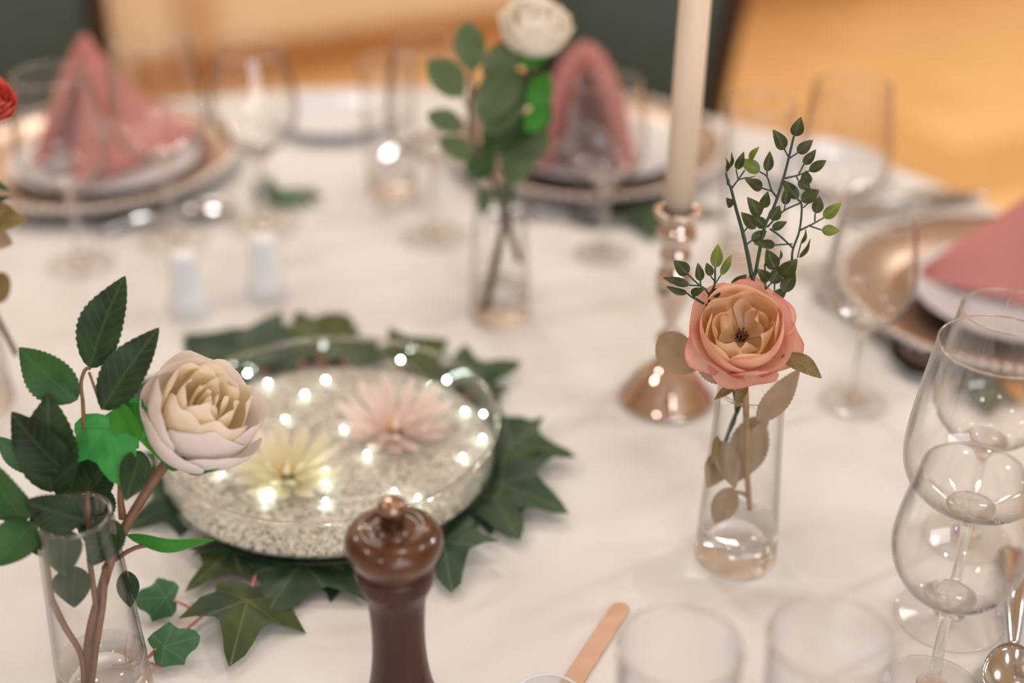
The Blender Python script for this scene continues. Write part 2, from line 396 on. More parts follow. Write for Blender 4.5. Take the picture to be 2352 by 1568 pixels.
slab('wall_left', -5.12, -5.0, 0, 7.3, 0.0, 3.0, PLAINW)
slab('wall_right', 6.0, 6.12, 0, 7.3, 0.0, 3.0, PLAINW)
slab('wall_front', -5.0, 6.0, 7.3, 7.42, 0.0, 3.0, PLAINW)
slab('ceiling', -5.0, 6.0, 0, 7.3, 3.0, 3.08, CEIL)
slab('baseboard_back', -5.0, 6.0, 0.0, 0.022, 0.0, 0.115, SKIRT)
slab('trim_1', -0.50, -0.26, 0.0, 0.05, 0.0, 3.0, CASING)
slab('trim_2', -0.08, 0.005, 0.0, 0.035, 0.115, 3.0, simple('tan_paint', (0.62, 0.42, 0.26), 0.6, 0, (0.66, 0.46, 0.29), 5))

# the daylight window in the wall behind the viewer: frame and sill round the opening
uc = (1.3+.84)*math.cos(RA)+(-2.9-3.89)*math.sin(RA)
def bar(u0, u1, z0, z1):
    V, F = box(0, 1, 0, 1, 0, 1)
    return [Vector((*R2(uc+u0+(u1-u0)*p.x, 7.20+.10*p.y), z0+(z1-z0)*p.z)) for p in V], [tuple(reversed(f)) for f in F]
V, F = join(bar(-1.30, -1.21, .95, 2.55), bar(1.21, 1.30, .95, 2.55), bar(-1.30, 1.30, 2.51, 2.60), bar(-1.36, 1.36, .88, .97))
struct(mk('window_1', V, F, PLAINW, smooth=False))

# ------------------------------------------------------------------ table and cloth
TC = Vector((-0.1585, 0.9955, 0)); TR = 0.81
t = thing('round_table', 'large round banquet table hidden under the cream cloth', 'table', TC)
V, F = lathe([(0, 0.72), (TR-0.012, 0.72), (TR-0.006, 0.724), (TR-0.006, 0.742), (TR-0.012, 0.746), (0, 0.746)], 72, TC); mk('tabletop', V, F, DARKWOOD, t)
V, F = lathe([(0, 0.0), (0.30, 0.0), (0.30, 0.025), (0.12, 0.06), (0.055, 0.12), (0.05, 0.62), (0.14, 0.72), (0, 0.72)], 32, TC); mk('pedestal', V, F, DARKWOOD, t)
V = []; F = []; SEG = 180
rows = [(0.0, TZ)] + [(r, TZ) for r in (0.15, 0.3, 0.45, 0.6, 0.7, 0.76, 0.79)] + [(TR-0.006, TZ-0.0005), (TR, TZ-0.004), (TR+0.002, TZ-0.012)]
for k in range(1, 7): rows.append((TR+0.002+0.007*k, TZ-0.012-0.032*k))
V.append((TC.x, TC.y, TZ)); idx = [[0]]
for r, z in rows[1:]:
    base = len(V); idx.append(list(range(base, base+SEG)))
    k = max(0.0, (TZ-0.012-z)/0.40)
    for i in range(SEG):
        a = 2*PI*i/SEG; rr = r + k*(0.05*math.sin(11*a)+0.025*math.sin(23*a+1)); V.append((TC.x+rr*math.cos(a), TC.y+rr*math.sin(a), z))
for a, b2 in zip(idx, idx[1:]):
    for i in range(SEG):
        j = (i+1) % SEG
        if len(a) == 1: F.append((0, b2[i], b2[j]))
        else: F.append((a[i], b2[i], b2[j], a[j]))
tag(mk('tablecloth', V, F, CLOTH), 'cream tablecloth spread over the whole round table', 'tablecloth')

# ------------------------------------------------------------------ chairs
def chair(label, cx, cyy, face, splay, hb=0.195):
    """face = direction the sitter looks; local -y is the front."""
    t = thing('dining_chair', label, 'chair', (cx, cyy, 0), 'green leather dining chairs', face)
    def P(name, parts, mat, bv=0.006):
        V, F = join(*parts); return bevel(mk(name, V, F, mat, t, smooth=False, local=True), bv)
    P('seat', [box(-0.22, 0.22, -0.44, 0.0, 0.43, 0.50)], LEATHER, 0.02)
    P('seat_frame', [box(-0.225, 0.225, -0.445, 0.005, 0.37, 0.43)], CHAIRWOOD)
    for sx in (-1, 1):
        V, F = tube([(sx*0.20, -0.42, 0), (sx*0.20, -0.42, 0.37)], [0.014, 0.02], 4); mk('leg', V, F, CHAIRWOOD, t, smooth=False, local=True)
        V, F = tube([(sx*(hb-.005), 0.06, 0), (sx*hb, 0.0, 0.42)], [0.016, 0.022], 4); mk('leg', V, F, CHAIRWOOD, t, smooth=False, local=True)
        V, F = tube(spline([(sx*hb, 0.0, 0.42), (sx*(hb+splay*0.35), 0.025, 0.62), (sx*(hb+splay), 0.07, 0.84), (sx*(hb+splay*1.25), 0.12, 1.0)], 6), 0.024, 4)
        mk('back_post', V, F, CHAIRWOOD, t, smooth=False, local=True)
    V, F = tube([(-hb-.005-splay*1.25, 0.12, 0.99), (hb+.005+splay*1.25, 0.12, 0.99)], 0.024, 4); mk('top_rail', V, F, CHAIRWOOD, t, smooth=False, local=True)
    V = []; F = []
    nx, nz = 10, 10
    for side in (0, 1):
        for i in range(nx+1):
            for k in range(nz+1):
                z = 0.52+0.455*k/nz; f = max(0, (z-0.42)/0.42); hw = hb-0.01+splay*f**1.5*0.97
                xx = hw*(2*i/nx-1); pad = 0.022*(1-(2*i/nx-1)**4)*(1-(2*k/nz-1)**4)
                yb = 0.07*f**1.35
                V.append((xx, yb-0.015-pad if side == 0 else yb+0.02+0.4*pad, z))
    n1 = (nx+1)*(nz+1)
    for side in (0, 1):
        for i in range(nx):
            for k in range(nz):
                a = side*n1+i*(nz+1)+k; q = (a, a+nz+1, a+nz+2, a+1); F.append(q if side == 0 else tuple(reversed(q)))
    for i in range(nx):
        for k in (0, nz):
            a = i*(nz+1)+k; b3 = (i+1)*(nz+1)+k; F.append((a, b3, n1+b3, n1+a))
    for k in range(nz):
        for i in (0, nx):
            a = i*(nz+1)+k; F.append((a, a+1, n1+a+1, n1+a))
    mk('backrest', V, F, LEATHER, t, local=True)
    return t
chair('green leather dining chair beyond the leftmost place setting, at the frame edge', -0.80, 2.00, math.radians(28), 0.012)
chair('green leather dining chair behind the tall candle and the white rose vase', 0.190, 2.22, math.radians(-5), 0.055, 0.125)

# ------------------------------------------------------------------ place settings
BEAD = None
def charger(x, y, label):
    t = thing('charger_plate', label, 'plate', (x, y, TZ), 'silver charger plates')
    V, F = lathe([(0, 0.002), (0.105, 0.002), (0.112, 0.004), (0.118, 0.011), (0.150, 0.018), (0.160, 0.020), (0.1605, 0.018), (0.150, 0.0155), (0.118, 0.008), (0.10, 0.0), (0, 0.0)], 72); mk('plate', V, F, CHARGER, t, local=True)
    vs_, fs_ = [], []
    nb = 96
    for i in range(nb):
        a = 2*PI*i/nb; c = Vector((0.1595*math.cos(a), 0.1595*math.sin(a), 0.0205)); r = 0.0052
        k = len(vs_)
        bv, bf = lathe([(0, -r), (r*0.75, -r*0.66), (r, 0), (r*0.75, r*0.66), (0, r)], 7, c)
        vs_ += bv; fs_ += [tuple(q+k for q in f) for f in bf]
    o = mk('beaded_rim', vs_, fs_, SILVER, t, local=True); o['kind'] = 'stuff'
    return t
def dinner_plate(x, y, z, label, R=0.105, name='dinner_plate', group='white dinner plates'):
    t = mk(name, *lathe([(0, 0.003), (R*0.62, 0.003), (R*0.70, 0.006), (R*0.97, 0.0135), (R, 0.015), (R, 0.0165), (R*0.97, 0.0165), (R*0.72, 0.0085), (R*0.62, 0.0055), (0, 0.0055)], 64), PORC)
    V = [v.co.copy() for v in t.data.vertices]
    # foot ring joined to the same ceramic body
    bpy.data.objects.remove(t)
    body = lathe([(0, 0.003), (R*0.52, 0.003), (R*0.54, 0.0), (R*0.60, 0.0), (R*0.62, 0.003), (R*0.72, 0.0065), (R*0.97, 0.0135), (R, 0.015), (R, 0.0165), (R*0.97, 0.0165), (R*0.72, 0.0092), (R*0.62, 0.0062), (0, 0.0060)], 64)
    o = mk(name, body[0], body[1], PORC); o.location = (x, y, z)
    return tag(o, label, 'plate', group)
def napkin(x, y, z, rz, label, H=0.145, W=0.075, L=0.16, Wr=None, band=0.010, lean=0.0, p=1.5):
    """Pyramid fold: an open mouth in front, closed to a point at the back; thick folded rim round the mouth."""
    t = thing('folded_napkin', label, 'napkin', (x, y, z), 'dusty pink napkins', rz)
    nv, nu = 14, 24; V = []; F = []; UV = []
    Wr = Wr or W
    for k in range(nv+1):
        v = k/nv
        h = H*(1-v)**0.95+0.006; 
        for i in range(nu+1):
            u = 2*i/nu-1
            ww = (W if u < 0 else Wr)*(1-v)**0.85+0.004
            zz = h*(1-abs(u)**p)*(1 if abs(u) < 1 else 0)
            xx = ww*(math.copysign(abs(u)**0.92, u))+0.004*math.sin(7*v+3*u)
            V.append((xx, -0.02+L*v+(lean*zz/H-0.018*(1-abs(u)))*(1-v), max(zz, 0.0)+0.006))
    for k in range(nv):
        for i in range(nu):
            a = k*(nu+1)+i; F.append((a, a+1, a+nu+2, a+nu+1))
    o = mk('cloth_body', V, F, NAPKIN, t, local=True)
    md = o.modifiers.new('thickness', 'SOLIDIFY'); md.thickness = 0.004; md.offset = -1
    P = [Vector(V[i]) for i in range(nu+1)]
    sec = []; 
    V2 = []; F2 = []
    for i, q in enumerate(P):
        tg = (P[min(i+1, nu)]-P[max(i-1, 0)]); tg.y = 0; tg.normalize(); inn = Vector((tg.z, 0, -tg.x))
        for k in range(10):
            an = 2*PI*k/10; V2.append(q+inn*(band*(1+math.cos(an))-0.003)+Vector((0, -1, 0))*(0.0055*math.sin(an)+0.004))
    for i in range(nu):
        for k in range(10): F2.append((i*10+k, i*10+(k+1) % 10, i*10+10+(k+1) % 10, i*10+10+k))
    F2 += [tuple(range(9, -1, -1)), tuple(range(nu*10, nu*10+10))]
    V2 = [Vector((v.x, v.y, max(v.z, 0.0015))) for v in V2]
    mk('rolled_edge', V2, F2, NAPKIN, t, local=True)
    return t
a = at(225, 388); charger(a.x, a.y, 'silver beaded charger under the leftmost pink napkin'); LC = a
a = at(1345, 362); charger(a.x, a.y, 'silver beaded charger behind the white rose vase'); MC = a
a = at(2318, 702); charger(a.x, a.y, 'silver beaded charger at the far right behind the wine glasses'); RC = a
dinner_plate(LC.x+0.012, LC.y-0.002, TZ+0.0025, 'white dinner plate on the leftmost charger')
dinner_plate(MC.x+0.010, MC.y, TZ+0.0025, 'white dinner plate on the charger behind the white rose vase')
dinner_plate(RC.x+0.012, RC.y, TZ+0.0025, 'white dinner plate on the far right charger')
q = at(172, 392, TZ+0.014)
napkin(q.x, q.y, TZ+0.008, math.radians(-48), 'pink napkin tent with its tail pointing right, leftmost of three', 0.142, 0.050, 0.185, None, 0.012, 0.075)
napkin(MC.x-0.006, MC.y-0.045, TZ+0.008, math.radians(-4), 'pink napkin tent opening towards the camera, behind the white rose vase', 0.146, 0.052, 0.15, 0.056, 0.012, 0.0, 1.65)
tl = at(2100, 632, TZ+0.014); dr = Vector((0.985, -0.17, 0)); q = tl+dr*0.165
napkin(q.x, q.y, TZ+0.008, math.atan2(dr.x, -dr.y), 'pink napkin tent cut by the right edge of the photo', 0.195, 0.080, 0.18)
a = at(775, 283); dinner_plate(a.x, a.y, TZ, 'white side plate at the far table edge left of the leafy vase', 0.080, 'side_plate', 'white side plates')
a = at(1885, 405); dinner_plate(a.x, a.y, TZ, 'white side plate behind the small green leaves, right of the candle', 0.076, 'side_plate', 'white side plates')

# ------------------------------------------------------------------ glasses
def glass_meshes(kind):
    wt = 0.0011
    if kind == 'large':   dims = (0.215, 0.0385, 0.0475, 0.088, 0.0365, 0.128)
    elif kind == 'medium': dims = (0.190, 0.0330, 0.0405, 0.080, 0.032, 0.118)
    elif kind == 'small': dims = (0.172, 0.0300, 0.0395, 0.072, 0.033, 0.112)
    else: dims = None
    if dims:
        H, rr, rb, zs, rf, zb = dims       # height, rim radius, belly radius, top of stem, foot radius, belly height
        outer = smooth_prof([(0.0035, zs), (0.016, zs+0.006), (rb*0.80, zs+0.020), (rb, zb), (rb*0.965, zb+(H-zb)*0.4), (rr, H)], 7)
        inner = [(max(r-wt, 0.0), z+(0.004 if i < 3 else 0.0)) for i, (r, z) in enumerate(outer)]
        inner = [(0.0, zs+0.006)] + [p for p in inner if p[1] > zs+0.0075]
        rim = lathe([(rr-wt/2+0.00075*math.cos(q), H+0.00075*math.sin(q)) for q in [2*PI*k/8 for k in range(9)]], 56)
        bowl_out = lathe([(0.0, zs)]+outer, 56); bowl_in = lathe(inner, 56)
        stem = lathe(smooth_prof([(0.0, 0.0050), (0.0105, 0.0055), (0.0058, 0.011), (0.0040, 0.022), (0.0034, 0.045), (0.0036, zs-0.012), (0.0070, zs-0.003), (0.0160, zs+0.0072)], 5)+[(0.009, zs+0.0066), (0.0, zs+0.0060)], 24)
        foot = lathe([(0, 0.0), (rf*0.9, 0.0), (rf-0.0006, 0.0004), (rf, 0.0011), (rf-0.0006, 0.0018), (rf*0.9, 0.0020), (rf*0.5, 0.0032), (0.010, 0.0050), (0, 0.0055)], 56)
        parts = [('bowl', join(bowl_out, bowl_in), GLASS), ('rim', rim, SOLID), ('stem', stem, SOLID), ('foot', foot, FOOT)]
    else:
        H, r0, r1 = (0.150, 0.0275, 0.0300) if kind == 'tumbler' else (0.148, 0.0262, 0.0308)
        wall = join(lathe([(r0, 0.0), (r0+0.0004, 0.02), (r1, H)], 56), lathe([(r0-0.0015, 0.02), (r1-0.0015, H)], 56))
        rim = lathe([(r1-0.0008+0.001*math.cos(q), H+0.001*math.sin(q)) for q in [2*PI*k/8 for k in range(9)]], 56)
        base = lathe([(0, 0.0), (r0-0.003, 0.0), (r0-0.0008, 0.002), (r0-0.0006, 0.019), (r0-0.006, 0.018), (0, 0.015)], 48)
        parts = [('wall', wall, GLASS if kind == 'tumbler' else LIGHTG), ('rim', rim, SOLID), ('thick_base', base, SOLID)]
    out = []
    for n, (V, F), mt in parts:
        me = bpy.data.meshes.new(n); me.from_pydata([tuple(p) for p in V], [], F); me.update()
        me.polygons.foreach_set('use_smooth', [True]*len(me.polygons)); me.materials.append(mt); out.append((n, me))
    return out
GM = {k: glass_meshes(k) for k in ('large', 'medium', 'small', 'tumbler', 'low_tumbler')}
def glass(kind, x, y, label, sc_=1.0, z=TZ+0.0006):
    t = thing('tumbler' if 'tumbler' in kind else 'wine_glass', label, 'glass', (x, y, z), 'drinking glasses on the table')
    t.scale = (sc_, sc_, sc_)
    for n, me in GM[kind]:
        o = bpy.data.objects.new(n, me); C.objects.link(o); o.parent = t
    return t
def gat(kind, px, py, label, s=1.0):
    a = at(px, py); return glass(kind, a.x, a.y, label, s)
gat('small', 2138, 1590, 'small wine glass nearest the camera at the right, with a spoon beside it')
gat('large', 2178, 1420, 'large wine glass in focus at the right, its rim tallest of the three there')
gat('medium', 2218, 1236, 'wine glass half hidden behind the large one in focus at the right edge')
def gd(kind, px, py, D, label, H):
    p = dep(px, py, D); return glass(kind, p.x, p.y, label, (p.z-TZ)/H)
gd('low_tumbler', 1562, 1485, 0.72, 'blurred clear tumbler at the bottom edge beside the peach wooden stick', 0.148)
gd('low_tumbler', 1912, 1467, 0.72, 'blurred clear tumbler at the bottom edge under the in-focus bud vase', 0.148)
gat('large', 188, 610, 'wine glass in front of the left green chair, nearest the left edge', 0.93)
gat('large', 402, 552, 'wide wine glass overlapping the tail of the leftmost pink napkin', 1.0)
gat('small', 610, 520, 'small wine glass right of the leftmost charger, by the ivy sprig', 1.12)
gat('tumbler', 901, 442, 'straight clear tumbler in front of the far white side plate', 1.0)
gat('large', 1000, 545, 'tall wine glass just left of the leafy white rose vase', 0.97)
gat('medium', 1385, 586, 'wine glass in front of the pink napkin behind the white rose vase', 0.97)
gat('tumbler', 1718, 600, 'clear tumbler between the ivory candle and the small green leaves', 1.12)
gat('large', 1906, 632, 'wine glass in front of the right hand white side plate', 0.92)
gat('medium', 1960, 925, 'wine glass right of the peach rose, over the silver spoon', 0.90)

# ------------------------------------------------------------------ cutlery
def cutlery(kind, handle, head, label, L=0.19):
    """handle and head are the two end points on the cloth; built along local +x from the handle's end."""
    h = Vector(handle); d = Vector(head)-h; ang = math.atan2(d.y, d.x)
    t = thing(kind, label, kind, (h.x, h.y, TZ), 'table cutlery', ang)
    L = d.length
    n = 18; V = []; F = []
    bl = 0.055 if kind == 'spoon' else (0.06 if kind == 'fork' else 0.085)
    hx = L-bl
    for i in range(n+1):
        u = i/n; x = hx*u
        wd = 0.0085*(1-u)**0.7*(1 if u > 0.02 else 0.55)+0.0026
        zc = 0.0030+0.010*math.sin(PI*u)**1.5*0.6+0.004*u
        V += [(x, -wd, zc), (x, -wd*0.6, zc+0.0022), (x, wd*0.6, zc+0.0022), (x, wd, zc), (x, 0, zc-0.0016)]
    for i in range(n):
        for k in range(5):
            a = i*5+k; b4 = i*5+(k+1) % 5; F.append((a, b4, b4+5, a+5))
    F.append((4, 3, 2, 1, 0)); F.append(tuple(n*5+k for k in range(5)))
    mk('handle', V, F, STEEL, t, local=True)
    z0 = 0.007
    if kind == 'spoon':
        V = []; F = []; nu, nr = 28, 7; a_, b_ = bl/2+0.002, 0.0195
        for top in (1, 0):
            for r in range(nr+1):
                q = r/nr
                for i in range(nu):
                    an = 2*PI*i/nu; x = hx+bl/2+a_*q*math.cos(an); y = b_*q*math.sin(an)*(1+0.18*math.cos(an))
                    z = z0+0.0022-0.0080*(1-q*q) + (0.0011 if top else 0.0)
                    V.append((x, y, max(z, 0.0002+0.001*top)))
        m1 = (nr+1)*nu
        for s in (0, 1):
            for r in range(nr):
                for i in range(nu):
                    j = (i+1) % nu; q = (s*m1+r*nu+i, s*m1+(r+1)*nu+i, s*m1+(r+1)*nu+j, s*m1+r*nu+j); F.append(q if s == 0 else tuple(reversed(q)))
        for i in range(nu):
            j = (i+1) % nu; F.append((nr*nu+i, m1+nr*nu+i, m1+nr*nu+j, nr*nu+j))
        mk('bowl', V, F, STEEL, t, local=True)
    elif kind == 'fork':
        parts = [box(hx-0.002, hx+0.020, -0.0105, 0.0105, z0-0.002, z0)]
        for k in range(4):
            y = -0.0088+0.00587*k; parts.append(box(hx+0.018, L, y-0.0014, y+0.0014, z0-0.002, z0))
        V, F = join(*parts); bevel(mk('tines', V, F, STEEL, t, smooth=False, local=True), 0.0006, 1)
    else:
        V = []; F = []
        for i in range(13):
            u = i/12; x = hx+bl*u; w1 = 0.0095*(1-u**4); V += [(x, -w1, 0.0045), (x, 0.004, 0.0062), (x, 0.004, 0.0040), (x, -w1, 0.0042)]
        for i in range(12):
            for k in range(4): a = i*4+k; b5 = i*4+(k+1) % 4; F.append((a, b5, b5+4, a+4))
        F += [(3, 2, 1, 0), (48, 49, 50, 51)]
        mk('blade', V, F, STEEL, t, smooth=False, local=True)
    return t
cutlery('spoon', at(215, 540), at(540, 484), 'silver spoon lying below the leftmost charger')
cutlery('spoon', at(1120, 492), at(1425, 512), 'silver spoon lying below the charger behind the white rose vase')
cutlery('fork', at(1650, 492), at(1385, 520), 'silver fork beside the ivy leaf left of the candlestick')
cutlery('spoon', at(1880, 676), at(2140, 880), 'silver spoon lying below the far right charger')
cutlery('knife', at(2262, 452), at(1935, 522), 'silver knife lying near the table edge behind the far right charger')
cutlery('fork', at(2200, 448), at(1905, 500), 'silver fork lying near the table edge behind the knife')
cutlery('spoon', at(2328, 1266), at(2322, 1640), 'silver spoon in the bottom right corner beside the small wine glass')
a = at(930, 325); b6 = at(1010, 300)
cutlery('knife', at(880, 372), at(1035, 285), 'silver knife lying behind the tall wine glass left of the leafy vase')

# ------------------------------------------------------------------ salt, pepper, mill
def shaker(px, py, label):
    a = at(px, py); t = thing('salt_shaker' if 'left' in label else 'pepper_shaker', label, 'shaker', (a.x, a.y, TZ), 'white porcelain shakers')
    V, F = lathe([(0, 0.0), (0.0175, 0.0), (0.0185, 0.0015), (0.0185, 0.016), (0.0178, 0.021), (0.0160, 0.0235), (0.0152, 0.026), (0.0133, 0.058), (0.0134, 0.060), (0.0120, 0.0632), (0.006, 0.0640), (0, 0.0642)], 40)
    mk('body', V, F, SHAKER, t, local=True)
    hm = simple('dark_hole', (0.03, 0.03, 0.03), 0.8)
    for k in range(3):
        q = 2*PI*k/3; V, F = lathe([(0, 0.0), (0.0009, 0.0), (0.0009, 0.0004), (0, 0.0004)], 8, (0.0035*math.cos(q), 0.0035*math.sin(q), 0.0640)); mk('hole', V, F, hm, t, local=True)
shaker(436, 716, 'white porcelain shaker on the left, nearer the dark leaves')
shaker(615, 676, 'white porcelain shaker on the right, behind the ivy leaves')
p = dep(903, 1225, 0.80)
t = thing('pepper_mill', 'dark brown wooden pepper mill with silver knob, standing at the bottom centre', 'pepper mill', (p.x, p.y, TZ))
V, F = lathe(smooth_prof([(0.0285, 0.018), (0.0262, 0.026), (0.0225, 0.033), (0.0192, 0.044), (0.0168, 0.060), (0.0157, 0.078), (0.0160, 0.096), (0.0172, 0.110), (0.0200, 0.1185), (0.0222, 0.1235)], 4), 56)
B = lathe([(0, 0), (0.027, 0), (0.0285, 0.003), (0.0285, 0.018)], 56); T = lathe([(0.0222, 0.1235), (0.0228, 0.127), (0.0228, 0.1325), (0.0220, 0.1355), (0.0, 0.1355)], 56)
V, F = join(B, (V, F), T); mk('body', V, F, MILLWOOD, t, local=True)
V, F = lathe([(0, 0.1357), (0.0214, 0.1357), (0.0216, 0.1375)]+smooth_prof([(0.0218, 0.1390), (0.0252, 0.1425), (0.0276, 0.1480), (0.0279, 0.1520), (0.0268, 0.1560), (0.0232, 0.1595), (0.0185, 0.1612)], 4)+[(0.0168, 0.1612), (0.0150, 0.1600), (0.0125, 0.1600), (0.0100, 0.1618), (0.0085, 0.1630), (0, 0.1632)], 56); mk('head', V, F, DARKWOOD, t, local=True)
V, F = lathe([(0, 0.1630), (0.0076, 0.1630), (0.0071, 0.1650), (0.0073, 0.1715), (0.0083, 0.1740), (0.0082, 0.1765), (0.0066, 0.1790), (0.0032, 0.1802), (0.0, 0.1804)], 32); mk('knob', V, F, KNOBMETAL, t, local=True)

# ------------------------------------------------------------------ candlestick and candle
a = at(1530, 912)
t = thing('candlestick', 'turned rose-silver candlestick behind the peach rose', 'candlestick', (a.x, a.y, TZ))
prof = [(0, 0), (0.0415, 0.0), (0.0425, 0.002), (0.0415, 0.0045), (0.0375, 0.009), (0.032, 0.016), (0.026, 0.0245), (0.0185, 0.031), (0.0125, 0.036), (0.0085, 0.042), (0.0075, 0.048), (0.0095, 0.052), (0.0122, 0.0565), (0.0122, 0.060), (0.0090, 0.0635), (0.0055, 0.0675), (0.0050, 0.072), (0.0075, 0.080), (0.0118, 0.092), (0.0145, 0.104), (0.0152, 0.113), (0.0138, 0.121), (0.0105, 0.126), (0.0098, 0.1285), (0.0122, 0.1315), (0.0130, 0.136), (0.0122, 0.1405), (0.0100, 0.1435), (0.0112, 0.1465), (0.0158, 0.151), (0.0165, 0.156), (0.0150, 0.161), (0.0110, 0.1645), (0.0125, 0.168), (0.0178, 0.1715), (0.0190, 0.1745), (0.0186, 0.1772), (0.0150, 0.1772), (0.0128, 0.1745), (0.0125, 0.170), (0, 0.170)]
V, F = lathe(prof, 56); mk('turned_column', V, F, ROSEMETAL, t, local=True)
c0 = Vector((a.x, a.y, TZ+0.1702)); c1 = c0+Vector((0.004, 0.0, 0.25))
t = thing('taper_candle', 'tall ivory taper candle standing in the rose-silver candlestick', 'candle', c0)
V, F = tube([c0, c0+(c1-c0)*0.5, c0+(c1-c0)*0.985, c1], [0.0120, 0.0117, 0.0114, 0.0085], 40); mk('wax', V, F, WAX, t)
V, F = tube([c1, c1+Vector((0.0005, 0, 0.007)), c1+Vector((0.0015, 0, 0.012))], 0.0009, 6); mk('wick', V, F, simple('candle_wick', (0.6, 0.55, 0.45), 0.9), t)

# ------------------------------------------------------------------ bud vases
def vase(px, py, label, loc=None):
    a = loc or at(px, py)
    t = thing('bud_vase', label, 'vase', (a[0], a[1], TZ+0.0006), 'clear glass bud vases')
    H = 0.142; r0, r1 = 0.0300, 0.0224
    def ro(z): return r0+(r1-r0)*(z/H)
    wall = join(lathe([(ro(z), z) for z in (0.030, 0.05, 0.07, 0.09, 0.12, H)], 64), lathe([(ro(z)-0.0018, z) for z in (0.030, 0.05, 0.08, 0.11, H)], 64))
    mk('wall', *wall, GLASS, t, local=True)
    base = lathe([(0, 0.0006), (r0-0.006, 0.0), (r0-0.0022, 0.0006), (r0-0.0006, 0.0035), (ro(0.030)-0.0003, 0.030), (ro(0.030)-0.0022, 0.0302), (r0-0.0052, 0.0225), (r0-0.0090, 0.0165), (r0-0.0145, 0.0134), (r0-0.021, 0.0118), (0, 0.0114)], 64)
    mk('thick_base', *base, SOLID, t, local=True)
    rim = lathe([(r1-0.0010+0.0013*math.cos(q), H+0.0013*math.sin(q)) for q in [2*PI*k/8 for k in range(9)]], 64)
    mk('rim', *rim, SOLID, t, local=True)
    return t
VF = vase(1688, 1278, 'clear bud vase in focus holding the peach rose')
VB = vase(1148, 726, 'clear bud vase in the middle of the table with oval leaves and a white rose')
plv = dep(190, 1296, 0.856); VL = vase(0, 0, 'clear bud vase in the bottom left corner with dark serrated leaves', (plv.x, plv.y))
VE = vase(-45, 930, 'clear bud vase cut by the left edge with a coral flower')

RUSCUS = leaf_mat('ruscus_leaf', (0.024, 0.038, 0.011), (0.060, 0.080, 0.022), (0.12, 0.16, 0.06), nveins=9, scale=130, rough=0.42, tip=(0.085, 0.11, 0.02), veinamt=.4)
RUSCUS2 = leaf_mat('ruscus_young_leaf', (0.075, 0.125, 0.016), (0.16, 0.22, 0.030), (0.22, 0.28, 0.09), nveins=9, scale=130, rough=0.42, tip=(0.30, 0.36, 0.03))
RSTEM = simple('ruscus_stem', (0.014, 0.040, 0.023), 0.5, 0, (0.022, 0.055, 0.03), 60)
DLEAF = leaf_mat('dark_rose_leaf', (0.010, 0.030, 0.010), (0.028, 0.070, 0.022), (0.07, 0.13, 0.04), nveins=8, scale=45, rough=0.55, veinamt=0.4)
MLEAF = leaf_mat('mid_rose_leaf', (0.022, 0.085, 0.022), (0.045, 0.135, 0.035), (0.08, 0.18, 0.06), nveins=8, scale=45, rough=0.5, veinamt=0.3)
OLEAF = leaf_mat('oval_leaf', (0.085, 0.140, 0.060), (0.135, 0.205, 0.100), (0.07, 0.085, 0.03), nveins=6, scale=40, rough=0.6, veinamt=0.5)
OLEAFD = leaf_mat('oval_leaf_painted_shade', (0.028, 0.075, 0.020), (0.060, 0.130, 0.045), (0.07, 0.10, 0.03), nveins=6, scale=40, rough=0.6, veinamt=0.4)  # darker copy of the oval leaf, shade put into its colour
BRIGHT = leaf_mat('bright_ivy_leaf', (0.035, 0.27, 0.045), (0.065, 0.40, 0.095), (0.03, 0.17, 0.03), 'palmate', scale=40, rough=0.5, veinamt=0.35)
BRIGHT2 = leaf_mat('bright_green_leaf', (0.030, 0.20, 0.015), (0.055, 0.30, 0.025), (0.03, 0.17, 0.03), nveins=5, scale=40, veinamt=0.25)
IVYM = leaf_mat('ivy_leaf', (0.022, 0.058, 0.028), (0.060, 0.115, 0.055), (0.15, 0.21, 0.10), 'palmate', scale=38, rough=0.5, veinamt=0.5)
IVYY = leaf_mat('ivy_leaf_olive', (0.020, 0.050, 0.018), (0.085, 0.115, 0.026), (0.19, 0.23, 0.09), 'palmate', scale=30, rough=0.5, veinamt=0.5)
IVYS = leaf_mat('ivy_leaf_small', (0.035, 0.125, 0.055), (0.065, 0.180, 0.085), (0.17, 0.28, 0.16), 'palmate', scale=50, rough=0.45, veinamt=0.5)
BEIGE = leaf_mat('faded_leaf', (0.33, 0.24, 0.145), (0.42, 0.32, 0.21), (0.30, 0.22, 0.13), nveins=8, scale=60, rough=0.8, veinamt=0.25)
OLIVEB = leaf_mat('olive_brown_leaf', (0.15, 0.115, 0.035), (0.27, 0.20, 0.075), (0.30, 0.24, 0.10), nveins=7, scale=120, rough=0.6)
BSTEM = simple('brown_stem', (0.17, 0.085, 0.045), 0.6, 0, (0.24, 0.125, 0.07), 50)
TSTEM = simple('tan_stem', (0.30, 0.19, 0.085), 0.6, 0, (0.38, 0.25, 0.12), 50)
DSTEM = simple('grey_brown_stem', (0.11, 0.085, 0.05), 0.6, 0, (0.16, 0.12, 0.08), 50)
PSTEM = simple('pink_stem', (0.55, 0.17, 0.13), 0.5, 0, (0.62, 0.22, 0.17), 50)
PEACH = petal_mat('peach_petal', (0.94, 0.70, 0.40), (0.94, 0.70, 0.51), (0.80, 0.30, 0.28), 0.62, 0.95, 0.45)
PEACHIN = petal_mat('inner_peach_petal', (0.92, 0.60, 0.27), (0.96, 0.77, 0.51), (0.94, 0.70, 0.54), 0.5, 0.95, 0.45)
PINKOUT = petal_mat('outer_pink_petal', (0.94, 0.72, 0.52), (0.93, 0.62, 0.49), (0.80, 0.28, 0.28), 0.52, 0.92, 0.45)
CREAM = petal_mat('cream_petal', (0.88, 0.66, 0.26), (0.92, 0.78, 0.50), (0.92, 0.84, 0.74), 0.40, 0.8, 0.4)
